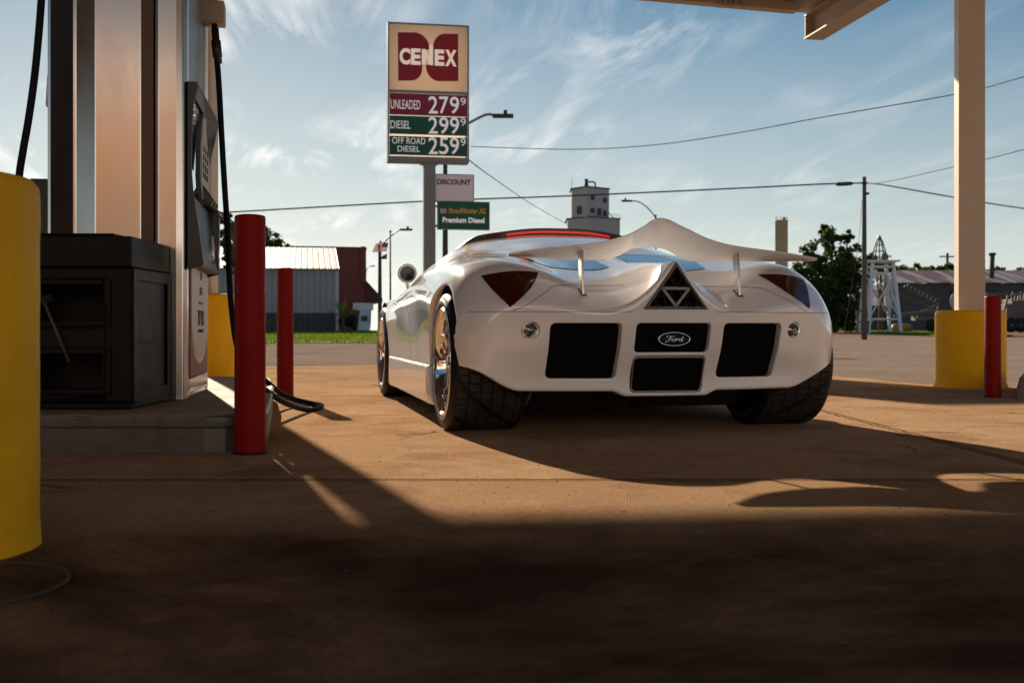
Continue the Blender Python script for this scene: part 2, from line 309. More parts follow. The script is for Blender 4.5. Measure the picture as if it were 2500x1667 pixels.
# check orientation (outward normals)
_a = Pb[Qb[:, 1]] - Pb[Qb[:, 0]]; _b = Pb[Qb[:, 3]] - Pb[Qb[:, 0]]; _n = np.cross(_a, _b); 
if (np.einsum('ij,ij->i', _n, Nb[Qb[:, 0]]) > 0).mean() < .5: Qb = Qb[:, ::-1]
def np_mesh(name, Pv, Nv, Q, mt, parent):
    used = np.zeros(len(Pv), bool); used[Q.ravel()] = True; re = np.cumsum(used) - 1; Pv = Pv[used]; Nv = Nv[used]; Q = re[Q]
    me = bpy.data.meshes.new(name); me.vertices.add(len(Pv)); me.vertices.foreach_set('co', Pv.astype(np.float32).ravel())
    me.loops.add(len(Q) * 4); me.loops.foreach_set('vertex_index', Q.ravel().astype(np.int32)); me.polygons.add(len(Q)); me.polygons.foreach_set('loop_start', (np.arange(len(Q)) * 4).astype(np.int32))
    me.update(calc_edges=True); me.polygons.foreach_set('use_smooth', np.ones(len(Q), bool)); me.normals_split_custom_set_from_vertices(Nv.tolist())
    me.materials.append(mt); o = bpy.data.objects.new(name, me); COL.objects.link(o); o.parent = parent; return o
cen = Pb[Qb].mean(1); cu, cv, cw = cen.T; au = np.abs(cu)
door = (au > .55) & (cv > .95) & (cv < 2.25) & (cw > .30) & (cw < .86); skirt = (cw < .30) & (cv > .3) & (cv < 2.6) & (au > .8)
bump_ = (cv < -.08) & (cw < .568) & ~door; deck = (cv < .08) & (au < .5) & ~bump_
cn = Nb[Qb].mean(1); under = (cn[:, 2] < -.7) & (cv > -.34) & (cw < .23) & (au < .93); door &= ~under; skirt &= ~under; bump_ &= ~under; deck &= ~under
np_mesh('underbody', Pb, Nb, Qb[under], M['under'], car)
rest = ~(door | skirt | bump_ | deck | under)
np_mesh('body_shell', Pb, Nb, Qb[rest], M['white'], car); bumper = np_mesh('rear_bumper', Pb, Nb, Qb[bump_], M['white'], car); np_mesh('engine_lid', Pb, Nb, Qb[deck], M['white'], car)
for s in (-1, 1):
    np_mesh('door', Pb, Nb, Qb[door & (cu * s > 0)], M['white'], car); np_mesh('side_skirt', Pb, Nb, Qb[skirt & (cu * s > 0)], M['white'], car)
bvh = BVHTree.FromPolygons([Vector(p) for p in Pb.tolist()], Qb.tolist())
def patch(name, pts, nu, nv_, dirn, mt, parent, off=.002, thick=.0):
    """pts: nv_ rows of nu points; cast along dirn onto the body"""
    m = MB(); d = Vector(dirn).normalized(); hit = []
    for p in pts:
        h = bvh.ray_cast(Vector(p), d); q, nn = (h[0], h[1]) if h[0] else (Vector(p) + d * .5, -d)
        if nn.dot(d) > 0: nn = -nn
        hit.append(q + nn * off)
    m.add(hit, [(j * nu + i, j * nu + i + 1, (j + 1) * nu + i + 1, (j + 1) * nu + i) for j in range(nv_ - 1) for i in range(nu - 1)], True)
    return obj(name, m, mt, parent, recalc=False)
def strip(name, line, d, mt, parent, wid=.004, off=.0012):
    L = [Vector(p) for p in line]; pp = []
    for a, b in zip(L[:-1], L[1:]):
        k = max(2, int((b - a).length / .02)); pp += [a.lerp(b, i / k) for i in range(k)]
    pp.append(L[-1]); d = Vector(d).normalized(); r0 = []; r1 = []
    for i, p in enumerate(pp):
        t = (pp[min(i + 1, len(pp) - 1)] - pp[max(i - 1, 0)]).normalized(); c = t.cross(d).normalized() * wid / 2; r0.append(p + c); r1.append(p - c)
    return patch(name, r0 + r1, len(pp), 2, d, mt, parent, off)
# tail lamps
for s in (-1, 1):
    A, B, C = Vector((.556, .757)), Vector((.821, .739)), Vector((.732, .589)); n = 26; pts = []
    for j in range(n + 1):
        t = j / n; l = A.lerp(C, t); r = B.lerp(C, t); l = l + Vector((.010, .004)) * math.sin(math.pi * t) * -1; r = r + Vector((.012, .006)) * math.sin(math.pi * t)
        for i in range(n + 1):
            x = i / n; q = l.lerp(r, x) + Vector((0, .012)) * math.sin(math.pi * x) * (1 - t); pts.append((s * q.x, -1.2, q.y))
    o = patch('tail_light', pts, n + 1, n + 1, (0, 1, 0), M['lens'], car, .003)
# fog lamps
for s in (-1, 1):
    x, w0 = s * .642, .487; F0 = float((fu([.642]) @ FF + fw([.487]) @ GG)[0])
    m = MB().lathe([(.0375, -.004), (.035, -.010), (.031, -.006), (.030, .02), (.0, .024)], 36, 'Y', (x, F0 + .022, w0)); fl = obj('fog_light', m, M['chrome'], car)
    m = MB().lathe([(.0, -.006), (.015, -.004), (.0295, .002)], 32, 'Y', (x, F0 + .020, w0)); obj('lens', m, M['fog'], fl)
# grille inserts following the bumper
def grille(x0, x1, z0, z1, name, depth=.05, mt=None):
    m = MB(); nx, nz = 24, 10; vs = []
    for j in range(nz + 1):
        for i in range(nx + 1):
            x = x0 + (x1 - x0) * i / nx; z = z0 + (z1 - z0) * j / nz; f = float((fu([abs(x)]) @ FF + fw([z]) @ GG)[0]); vs.append((x, f + depth, z))
    m.add(vs, [(j * (nx + 1) + i, j * (nx + 1) + i + 1, (j + 1) * (nx + 1) + i + 1, (j + 1) * (nx + 1) + i) for j in range(nz) for i in range(nx)], True)
    return obj(name, m, mt or M['mesh'], car, recalc=False)
for s in (-1, 1):
    a, b = sorted((s * .235, s * .57)); grille(a, b, .255, .53, 'vent_mesh')
grille(-.185, .185, .38, .525, 'grille_panel', .035); grille(-.18, .18, .198, .37, 'licence_panel', .016)
# rim around the lower panel
def rrect(hx, hz, r, cx, cz, n=6):
    o = []
    for sx, sz, a0 in ((1, 1, 0), (-1, 1, 90), (-1, -1, 180), (1, -1, 270)):
        for k in range(n + 1):
            a = R(a0 + 90 * k / n); o.append((cx + sx * (hx - r) + r * math.cos(a), cz + sz * (hz - r) + r * math.sin(a)))
    return o
rp = rrect(.170, .079, .02, 0, .2845); rp.append(rp[0])
m = MB().tube([(x, float((fu([abs(x)]) @ FF + fw([z]) @ GG)[0]) + .006, z) for x, z in rp], .0035, 8, False); obj('panel_trim', m, M['steelplate'], car)
# oval emblem with script
EF = -.588; em = MB().lathe([(0, -.012), (.95, -.012), (1, -.004), (1, .03)], 48, 'Y', (0, 0, 0)); em.v = [(v[0] * .077 - .005, v[1] + EF - .005 + .02, v[2] * .031 + .447) for v in em.v]
emb = obj('emblem', em, M['blue'], car)
ring = MB().tube([(.0745 * math.cos(a) - .005, EF + .001, .0295 * math.sin(a) + .447) for a in [2 * math.pi * k / 60 for k in range(61)]], .0026, 8, False); obj('emblem_ring', ring, M['chrome'], emb)
S_ = []   # script strokes in emblem units (x right, z up)
S_.append([(-.62, .30), (-.50, .52), (-.2, .45), (.0, .50), (.08, .56)])                      # F top bar
S_.append([(-.22, .46), (-.32, .15), (-.42, -.25), (-.56, -.48), (-.68, -.40), (-.62, -.28)])     # F stem
S_.append([(-.50, .02), (-.35, .06), (-.22, .08), (-.16, .14)])
S_.append([(-.02, .02), (-.14, -.02), (-.20, -.24), (-.12, -.40), (.0, -.34), (.06, -.12), (-.02, .02), (.10, -.04), (.16, .0)])
S_.append([(.16, .0), (.20, .04), (.14, -.36)]); S_.append([(.17, -.14), (.26, .02), (.36, .03), (.35, -.04)])
S_.append([(.58, .0), (.46, .0), (.38, -.24), (.44, -.38), (.54, -.30), (.62, -.06)]); S_.append([(.74, .46), (.64, .08), (.54, -.30), (.62, -.40), (.74, -.28)])
def smooth(p, k=5):
    p = [Vector(q) for q in p]; o = []
    for i in range(len(p) - 1):
        a, b, c, d = p[max(i - 1, 0)], p[i], p[i + 1], p[min(i + 2, len(p) - 1)]
        for j in range(k):
            t = j / k; o.append(.5 * ((2 * b) + (c - a) * t + (2 * a - 5 * b + 4 * c - d) * t * t + (3 * b - a - 3 * c + d) * t ** 3))
    return o + [p[-1]]
m = MB()
for st in S_: m.tube([(p[0] * .060 - .005, EF + .0015, p[1] * .026 + .447) for p in smooth([(a, b, 0) for a, b in st])], .0019, 6)
obj('emblem_script', m, M['chrome'], emb)
# exhaust: triangular housing with four pipes
def tri_ring(o_, i_, y0, y1):
    cz = .652
    def T3(k): return [(-.144 * k, cz - .067 * k), (.144 * k, cz - .067 * k), (0, cz + .133 * k)]
    a, b = T3(o_), T3(i_); m = MB(); vs = [(x, y0, z) for x, z in a] + [(x, y0, z) for x, z in b] + [(x, y1, z) for x, z in a] + [(x, y1, z) for x, z in b]
    fs = []
    for i in range(3):
        j = (i + 1) % 3; fs += [(i, j, 3 + j, 3 + i), (6 + i, 9 + i, 9 + j, 6 + j), (i, 6 + i, 6 + j, j), (3 + i, 3 + j, 9 + j, 9 + i)]
    return m.add(vs, fs)
m = tri_ring(1.05, .91, -.606, -.52); hz_ = obj('exhaust_housing', m, M['housing'], car, bevel=.003); m = MB()
def tp(a, b): return (a, -.592, b)
m.bar(tp(-.064, .675), tp(.064, .675), .009, .012); m.bar(tp(-.064, .675), tp(0, .596), .009, .012); m.bar(tp(.064, .675), tp(0, .596), .009, .012)
obj('lattice', m, M['lattice'], hz_)
bk = MB().prism([(-.135, .59), (.135, .59), (0, .778)], -.535, -.53); obj('housing_backing', bk, M['under'], hz_)
for x, z in ((0, .722), (0, .642), (-.075, .615), (.075, .615)):
    m = MB().lathe([(.024, .05), (.024, -.018), (.026, -.020), (.0275, -.018), (.0275, .05)], 28, 'Y', (x, -.575, z)); ep = obj('exhaust_pipe', m, M['pipe'], car)
# wing
wu = np.array([0, .04, .08, .12, .16, .20, .27, .34, .40, .50, .60, .70, .785]); wt = np.array([1.012, 1.003, .979, .957, .936, .920, .900, .887, .879, .868, .855, .837, .8205])
vt = np.array([-.40, -.41, -.43, -.45, -.46, -.46, -.455, -.45, -.45, -.455, -.47, -.49, -.505])
wl_ = np.array([.884, .883, .877, .862, .842, .829, .823, .822, .822, .824, .826, .824, .8195]); vl = np.array([-.25, -.25, -.245, -.235, -.225, -.22, -.22, -.225, -.23, -.25, -.30, -.40, -.50])
us = np.concatenate([-np.linspace(.750, 0, 60), np.linspace(0, .750, 60)[1:]]); m = MB(); vs = []; nsec = 20
sp = Spl(wu); WT, VT, WL, VL = (sp(np.abs(us)) @ q for q in (wt, vt, wl_, vl))
for k, u0 in enumerate(us):
    a = Vector((u0, VT[k], WT[k])); b = Vector((u0, VL[k], WL[k])); d = (b - a); L = d.length; dn = d.normalized() if L > 1e-4 else Vector((0, 1, 0)); up = Vector((1, 0, 0)).cross(dn); up = up if up.z > 0 else -up
    th = .0055 + .003 * min(1, L / .15)
    for i in range(nsec):
        t = 2 * math.pi * i / nsec; x = .5 - .5 * math.cos(t); y = math.sin(t) * (abs(math.sin(t)) ** -.35 if abs(math.sin(t)) > 1e-3 else 0)
        cam_ = -.06 * L * 4 * x * (1 - x)
        vs.append(a + d * x + up * (y * th * (.6 + .4 * x) + cam_))
fs = [(k * nsec + i, k * nsec + (i + 1) % nsec, (k + 1) * nsec + (i + 1) % nsec, (k + 1) * nsec + i) for k in range(len(us) - 1) for i in range(nsec)]
m.add(vs, fs, True); m.add(vs[:nsec], [tuple(range(nsec))]); m.add(vs[-nsec:], [tuple(range(nsec))[::-1]])
wing = obj('rear_wing', m, M['white'], car)
for s in (-1, 1):
    x = s * .385; m = MB(); vs = [(x + dx, y, z) for dx in (-.006, .006) for (y, z) in ((-.432, .645), (-.392, .645), (-.352, .872), (-.405, .878))]
    m.add(vs, [(0, 1, 2, 3), (7, 6, 5, 4), (0, 4, 5, 1), (1, 5, 6, 2), (2, 6, 7, 3), (3, 7, 4, 0)]); obj('wing_strut', m, M['steelplate'], car, bevel=.0015)
    m = MB(); pp = [(x - .012, -.445), (x + .014, -.445), (x + .012, -.365), (x - .010, -.365)]
    patch('strut_slot', [(pp[0][0], pp[0][1], 1.3), (pp[1][0], pp[1][1], 1.3), (pp[3][0], pp[3][1], 1.3), (pp[2][0], pp[2][1], 1.3)], 2, 2, (0, 0, -1), M['seam'], car, .0025)
# roof light strip
def ribbon(u0, u1, y, lo, hi, dep, mt, name, parent, n=60, taper=False, ev=0):
    m = MB(); vs = []
    for k in range(n + 1):
        u = u0 + (u1 - u0) * k / n; z = float(fT(np.array([abs(u)]), np.array([1.38]))[0]); yb = y + .10 * (abs(u) / .6) ** 2
        tp_ = 1 - (sstep(.50, .70, abs(u)) if taper else 0)
        vs += [(u, yb, z + lo), (u, yb - .004 * ev, z + lo + (hi - lo) * tp_), (u, yb + dep, z + lo + (hi - lo) * tp_ + .002), (u, yb + dep, z + lo)]
    fs = [(k * 4 + i, k * 4 + (i + 1) % 4, (k + 1) * 4 + (i + 1) % 4, (k + 1) * 4 + i) for k in range(n) for i in range(4)] + [(0, 1, 2, 3), (n * 4 + 3, n * 4 + 2, n * 4 + 1, n * 4)]
    m.add(vs, fs); return obj(name, m, mt, parent)
rl = ribbon(-.70, .70, 1.40, -.01, .042, .10, M['black'], 'roof_light_bar', car, taper=True)
ribbon(-.46, .46, 1.395, -.005, .036, .03, M['darkred'], 'red_lens', rl); ribbon(-.335, .335, 1.391, .012, .024, .02, M['ledred'], 'led_strip', rl)
# glass patches
def gpatch(name, u0, u1, v0, v1, fn, mt, n=30, d=(0, 0, -1), off=.0025):
    pts = []
    for j in range(n + 1):
        for i in range(n + 1):
            a, b = fn(u0 + (u1 - u0) * i / n, v0 + (v1 - v0) * j / n, i / n, j / n); pts.append((a, b, 1.6))
    return patch(name, pts, n + 1, n + 1, d, mt, car, off)
for s in (-1, 1):
    gpatch('rear_window', .085, .50, .07, .60, lambda u, v, i, j: (s * (.085 + j * .0 + (.42 + .10 * j - .085) * i), v - .0 + .05 * (1 - i) ** 3 * (1 - j)), M['tealglass'])
gpatch('windscreen', -.6, .6, 1.55, 2.62, lambda u, v, i, j: (u * (1 - .12 * (1 - j)), v - .10 * (2 * i - 1) ** 2 * j), M['tealglass'], 36)
gp = gpatch('window_surround', -.1, .1, .60, .63, lambda u, v, i, j: ((i - .5) * 1.05, v), M['seam'], 40)
for s in (-1, 1):
    pts = []; n = 24
    for j in range(n + 1):
        for i in range(n + 1):
            v = 1.15 + 1.15 * i / n; hi = .93 - .09 * abs(2 * i / n - 1) ** 3 - .10 * (i / n); lo = .85 - .06 * (i / n); pts.append((s * 1.4, v, lo + (hi - lo) * j / n))
    patch('side_window', pts, n + 1, n + 1, (-s, 0, -.0001), M['tealglass'], car)
# seams
strip('bumper_seam', [(-.9, -1.2, .5695), (-.2, -1.2, .5695)], (0, 1, 0), M['seam'], car, .0022); strip('bumper_seam', [(.2, -1.2, .5695), (.9, -1.2, .5695)], (0, 1, 0), M['seam'], car, .0022)
for s in (-1, 1):
    strip('lid_seam', [(s * .72, -1.2, .575), (s * .66, -1.2, .60), (s * .515, -1.2, .69), (s * .40, -1.2, .697), (s * .17, -1.2, .698)], (0, 1, 0), M['seam'], car, .0022)
    strip('door_seam', [(s * 1.4, .98, .31), (s * 1.4, 1.0, .6), (s * 1.4, 1.12, .83)], (-s, 0, 0), M['seam'], car, .006)
    strip('door_seam', [(s * 1.4, 1.35, .31), (s * 1.4, 1.4, .55), (s * 1.4, 1.9, .80)], (-s, 0, 0), M['seam'], car, .006)
    strip('skirt_gap', [(s * 1.4, .38, .300), (s * 1.4, 2.5, .300)], (-s, 0, 0), M['seam'], car, .006, .002)
# wheel well liners
for s in (-1, 1):
    for (v0, w0, rr, a, b) in ((.05, .338, .363, .56, .94), (2.946, .33, .362, .655, .93)):
        m = MB(); n = 40; vs = []
        for k in range(n + 1):
            an = R(-25 + (225 if v0 > 1 else 165) * k / n); vs += [(s * a, v0 + rr * math.cos(an), w0 + rr * math.sin(an)), (s * b, v0 + rr * math.cos(an), w0 + rr * math.sin(an))]
        m.add(vs, [(2 * k, 2 * k + 1, 2 * k + 3, 2 * k + 2) for k in range(n)], True); m.add([vs[2 * k] for k in range(n + 1)], [tuple(range(n + 1))]); obj('wheel_arch_liner', m, M['under'], car)
# wheels
def wheel(s, v0, w0, Rr, uo, ui, rim):
    cx = s * uo; S = lambda pr: [(r, s * (h - 0)) for r, h in pr]
    m = MB().lathe(S([(.0, uo - .13), (.17, uo - .13), (.17, uo - .155), (0, uo - .155)]), 40, 'X', (0, v0, w0)); wh = obj('wheel', m, M['disc'], car)
    wd = uo - ui; side = [(rim + .003, uo - .012), (rim + .012, uo - .004), (rim + .035, uo), (Rr - .035, uo - .002), (Rr - .016, uo - .008), (Rr - .006, uo - .018)]
    tr = [(Rr - .001, uo - .03), (Rr, uo - .05), (Rr, ui + .05), (Rr - .001, ui + .03)]; ins = [(Rr - .006, ui + .018), (Rr - .03, ui + .004), (rim + .03, ui), (rim, ui + .01)]
    m = MB().lathe(S(side + tr[:1]), 96, 'X', (0, v0, w0)); m.lathe(S(tr[-1:] + ins), 96, 'X', (0, v0, w0)); ty = obj('tyre', m, M['rubber'], wh)
    n = 120; m = MB().lathe(S(tr), n, 'X', (0, v0, w0)); to = obj('tread', m, M['tread'], ty if False else wh, recalc=True)
    me = to.data; uvl = me.uv_layers.new(name='UVMap')
    for p in me.polygons:
        kk = [((me.loops[l].vertex_index) % n) for l in p.loop_indices]; wrap = max(kk) - min(kk) > n / 2
        for l, k in zip(p.loop_indices, kk):
            co = me.vertices[me.loops[l].vertex_index].co; kq = k + n if (wrap and k < n / 2) else k; uvl.data[l].uv = ((abs(co.x) - ui) / .1, kq / n * 2 * math.pi * Rr / .1)
    m = MB().lathe(S([(rim + .004, uo - .016), (rim + .006, uo - .006), (rim - .002, uo - .004), (rim - .012, uo - .012), (rim - .016, uo - .04), (rim - .030, uo - .10), (rim - .034, ui + .02)]), 96, 'X', (0, v0, w0))
    for k in range(5):
        a = 2 * math.pi * k / 5 + .35
        for da in (-.13, .13):
            p0 = (cx * 0 + s * (uo - .055), v0 + .03 * math.cos(a + da * 4), w0 + .03 * math.sin(a + da * 4)); p1 = (s * (uo - .045), v0 + (rim - .02) * math.cos(a + da), w0 + (rim - .02) * math.sin(a + da)); m.bar(p0, p1, .028, .022, up=(1, 0, 0))
    m.lathe(S([(0, uo - .03), (.028, uo - .03), (.034, uo - .04), (.07, uo - .05), (.07, uo - .09)]), 32, 'X', (0, v0, w0)); obj('rim', m, M['chrome'], wh)
    obj('brake_shroud', MB().lathe(S([(0, ui + .03), (rim - .01, ui + .03), (rim - .01, ui + .05)]), 40, 'X', (0, v0, w0)), M['under'], wh)
    m = MB()
    m.tube([(s * (uo - .0035), v0 + (rim - .006) * math.cos(a), w0 + (rim - .006) * math.sin(a)) for a in [2 * math.pi * k / 180 for k in range(181)]], [(.0028 if k % 6 else .0042) for k in range(181)], 6); obj('rim_bolt_ring', m, M['chrome'], wh)
for s in (-1, 1):
    wheel(s, .05, .333, .333, .968, .60, .262); wheel(s, 2.946, .328, .328, .958, .69, .25)
# underside
m = MB().box(-.6, .6, .35, 3.3, .125, .30); m.box(-.52, .52, -.38, .35, .20, .26); obj('undertray', m, M['under'], car, bevel=.01)
m = MB().box(-.19, .16, -.30, .25, .175, .22); m.lathe([(0, -.10), (.05, -.10), (.11, -.02), (.13, .04), (.13, .08)], 20, 'Z', (.02, -.05, .20)); obj('gearbox', m, M['under'], car)
for s in (-1, 1): obj('drive_shaft', MB().tube([(s * .15, .05, .25), (s * .62, .05, .33)], .022, 8), M['under'], car)
# mirrors
for s in (-1, 1):
    c = Vector((s * .855, 2.2, .872)); m = MB().lathe([(.0, .10), (.035, .085), (.058, .045), (.066, .01), (.066, -.012), (.060, -.020), (.049, -.004)], 32, 'Y', c); mi = obj('wing_mirror', m, M['white'], car)
    obj('mirror_glass', MB().lathe([(0, -.009), (.050, -.006)], 32, 'Y', c), M['mirror'], mi); obj('mirror_stalk', MB().tube([c + Vector((-s * .0, .03, -.055)), c + Vector((-s * .03, .06, -.16))], .012, 10), M['white'], mi)
# =====================  GROUND, STREET, ISLAND, CANOPY  =====================
def gz(X, Y):
    L = np.interp(Y, [-60, 20, 36, 60, 2000], [0, 0, .06, .42, .45]); Rr = np.interp(Y, [-60, 20, 36, 60, 80, 2000], [0, 0, .04, .13, .43, .45])
    t = min(1, max(0, (X / max(Y, 1) * 60 + 8) / 12)); return L * (1 - t) + Rr * t
def sheet(name, xs, ys, dz, mt, fn=None):
    m = MB(); vs = [(x, y, (fn or gz)(x, y) + dz) for y in ys for x in xs]; n = len(xs)
    m.add(vs, [(j * n + i, j * n + i + 1, (j + 1) * n + i + 1, (j + 1) * n + i) for j in range(len(ys) - 1) for i in range(n - 1)]); return tag(obj(name, m, mt, recalc=False), kind='structure')
def ground_tex(cols, crack=False, swirl=False):
    def ex(t, b, vec):
        def noise(sc_, det=6, ro=.6, dist=0, v=vec):
            n = N(t, 'ShaderNodeTexNoise'); n.inputs['Scale'].default_value = sc_; n.inputs['Detail'].default_value = det; n.inputs['Roughness'].default_value = ro; n.inputs['Distortion'].default_value = dist; t.links.new(v, n.inputs[0]); return n.outputs[0]
        def mix(f, a, c, mode='MIX'):
            n = N(t, 'ShaderNodeMixRGB', blend_type=mode)
            for i, x in enumerate((f, a, c)):
                if isinstance(x, (int, float)): n.inputs[i].default_value = x if i == 0 else (x, x, x, 1)
                elif isinstance(x, tuple): n.inputs[i].default_value = (*x, 1)
                else: t.links.new(x, n.inputs[i])
            return n.outputs[0]
        c = mix(ramp(t, noise(.35, 5), [(.35, 0.), (.65, 1.)]), cols[0], cols[1])
        c = mix(ramp(t, noise(1.6, 8, .7, .6), [(.48, 0.), (.68, .75)]), c, cols[2])
        c = mix(ramp(t, noise(5.5, 8, .7), [(.52, 0.), (.72, .55)]), c, cols[3])
        c = mix(1.0, c, ramp(t, noise(60, 4, .7), [(.25, .72), (.75, 1.25)]), 'MULTIPLY')
        c = mix(ramp(t, noise(22, 3, .6), [(.66, 0.), (.73, .8)]), c, (.02, .014, .01))     # small dark debris and stains
        c = mix(ramp(t, noise(.8, 3, .5, 1.), [(.64, 0.), (.76, .4)]), c, (.09, .06, .04))   # oil stains
        h = noise(45, 6, .75)
        if swirl:
            mpn = N(t, 'ShaderNodeMapping'); mpn.inputs['Rotation'].default_value = (0, 0, R(4)); t.links.new(vec, mpn.inputs[0])
            wv = N(t, 'ShaderNodeTexWave', wave_type='BANDS', bands_direction='X'); wv.inputs['Scale'].default_value = 38; wv.inputs['Distortion'].default_value = 9; wv.inputs['Detail'].default_value = 4; wv.inputs['Detail Scale'].default_value = .35; t.links.new(mpn.outputs[0], wv.inputs[0])
            msk = ramp(t, noise(.9, 6), [(.46, .0), (.62, 1.)]); h = math_(t, 'ADD', math_(t, 'MULTIPLY', h, .7), math_(t, 'MULTIPLY', math_(t, 'MULTIPLY', wv.outputs['Fac'], msk), .13))
            c = mix(math_(t, 'MULTIPLY', ramp(t, wv.outputs['Fac'], [(.0, 1.), (.3, 0.)]), math_(t, 'MULTIPLY', msk, .3)), c, (.10, .062, .040))
        if crack:
            vo = N(t, 'ShaderNodeTexVoronoi', feature='DISTANCE_TO_EDGE'); vo.inputs['Scale'].default_value = .42
            wv_ = N(t, 'ShaderNodeVectorMath', operation='MULTIPLY_ADD'); nn = N(t, 'ShaderNodeTexNoise'); nn.inputs['Scale'].default_value = 2.2; nn.inputs['Detail'].default_value = 6; t.links.new(vec, nn.inputs[0]); t.links.new(nn.outputs['Color'], wv_.inputs[0]); wv_.inputs[1].default_value = (.7, .7, 0); t.links.new(vec, wv_.inputs[2]); t.links.new(wv_.outputs[0], vo.inputs[0])
            ck = math_(t, 'MULTIPLY', ramp(t, vo.outputs[0], [(.0, 1.), (.006, 0.)]), ramp(t, noise(.7, 2), [(.54, 0.), (.62, .8)])); c = mix(ck, c, (.015, .011, .008)); h = math_(t, 'SUBTRACT', h, math_(t, 'MULTIPLY', ck, 2.))
            sx = N(t, 'ShaderNodeSeparateXYZ'); t.links.new(vec, sx.inputs[0])     # slab joints
            wob = math_(t, 'MULTIPLY', noise(6, 4), .035)
            for ax, off, per in ((1, 3.62, 4.6), (0, 1.9, 6.3)):
                q = math_(t, 'ABSOLUTE', math_(t, 'SUBTRACT', math_(t, 'PINGPONG', math_(t, 'ADD', math_(t, 'SUBTRACT', sx.outputs[ax], off), wob), per / 2), .018)); j = ramp(t, q, [(.004, 1.), (.012, 0.)]); c = mix(math_(t, 'MULTIPLY', j, .85), c, (.02, .014, .01)); h = math_(t, 'SUBTRACT', h, j)
        if swirl:    # foreground shade painted into the colour: near slab darker, with ragged dark patches
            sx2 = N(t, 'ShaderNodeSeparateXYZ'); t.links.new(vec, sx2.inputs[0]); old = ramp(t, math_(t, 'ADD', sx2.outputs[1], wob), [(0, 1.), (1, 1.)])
            near = math_(t, 'LESS_THAN', math_(t, 'ADD', sx2.outputs[1], wob), 3.63); shade_zone = ramp(t, math_(t, 'MULTIPLY', math_(t, 'ADD', sx2.outputs[1], math_(t, 'MULTIPLY', noise(.9, 7, .7), 1.5)), .2), [(.62, 1.), (.76, 0.)])
            shade_patch = ramp(t, noise(.55, 7, .68, .8), [(.40, 0.), (.58, 1.)]); shade_patch2 = ramp(t, noise(1.7, 8, .7, .4), [(.45, 0.), (.62, 1.)])
            c = mix(math_(t, 'MULTIPLY', near, .22), c, (.16, .085, .042)); c = mix(math_(t, 'MULTIPLY', shade_zone, .35), c, (.09, .055, .035)); c = mix(math_(t, 'MULTIPLY', shade_zone, math_(t, 'MULTIPLY', shade_patch, .8)), c, (.035, .026, .02)); c = mix(math_(t, 'MULTIPLY', shade_zone, math_(t, 'MULTIPLY', shade_patch2, .45)), c, (.03, .02, .014))
        t.links.new(c, b.inputs['Base Color']); bb = N(t, 'ShaderNodeBump'); bb.inputs['Strength'].default_value = .7; bb.inputs['Distance'].default_value = .006; t.links.new(h, bb.inputs['Height']); t.links.new(bb.outputs[0], b.inputs['Normal'])
        t.links.new(ramp(t, noise(8, 5), [(.3, .55), (.7, .9)]), b.inputs['Roughness'])
        b.inputs['Specular IOR Level'].default_value = .0
    return ex
M['dirt'] = mat('dry_earth', (.3, .2, .13), .9, extra=ground_tex(((.24, .17, .11), (.30, .22, .15), (.20, .13, .08), (.16, .11, .08))))
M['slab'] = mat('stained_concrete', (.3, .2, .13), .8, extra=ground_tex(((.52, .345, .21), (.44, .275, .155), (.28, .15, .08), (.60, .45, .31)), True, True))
M['asphalt'] = mat('worn_asphalt', (.15, .13, .12), .9, extra=ground_tex(((.30, .235, .19), (.24, .185, .15), (.35, .27, .21), (.15, .125, .105)), True))
M['kerb'] = mat('kerb_concrete', (.15, .11, .08), .75, noise=(5, .7, (.15, .105, .075), .45, .65), bump=(30, .5, .006))
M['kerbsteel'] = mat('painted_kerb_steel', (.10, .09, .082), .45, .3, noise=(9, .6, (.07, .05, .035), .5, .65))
xs = [-900, -300, -120, -60, -40, -30, -20, -12, -8, -6, -4, -2, 0, 2, 4, 6, 8, 12, 20, 30, 40, 60, 120, 300, 900]; ys = [-60, -20, 0, 8, 14, 20, 24, 28, 32, 36, 42, 50, 60, 66, 73, 80, 100, 150, 300, 700, 1500]
sheet('ground', xs, ys, -.02, M['dirt'])
sheet('street', [-90, -40, -20, -10, -4, 0, 4, 10, 20, 40, 90], [8, 12, 16, 20, 24, 28, 32, 35.5], -.008, M['asphalt'])
sheet('street_apron', [-1, 0, 1, 2, 4, 6, 8, 12, 20, 40, 90], [35.5, 40, 48, 58], -.008, M['asphalt'])
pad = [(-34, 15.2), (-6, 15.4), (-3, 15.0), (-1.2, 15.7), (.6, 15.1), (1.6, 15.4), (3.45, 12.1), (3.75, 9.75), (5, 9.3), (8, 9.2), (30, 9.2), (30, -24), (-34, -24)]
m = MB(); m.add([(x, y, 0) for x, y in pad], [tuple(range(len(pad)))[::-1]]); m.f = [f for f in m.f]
tag(obj('concrete_forecourt', m, M['slab'], recalc=False), kind='structure')
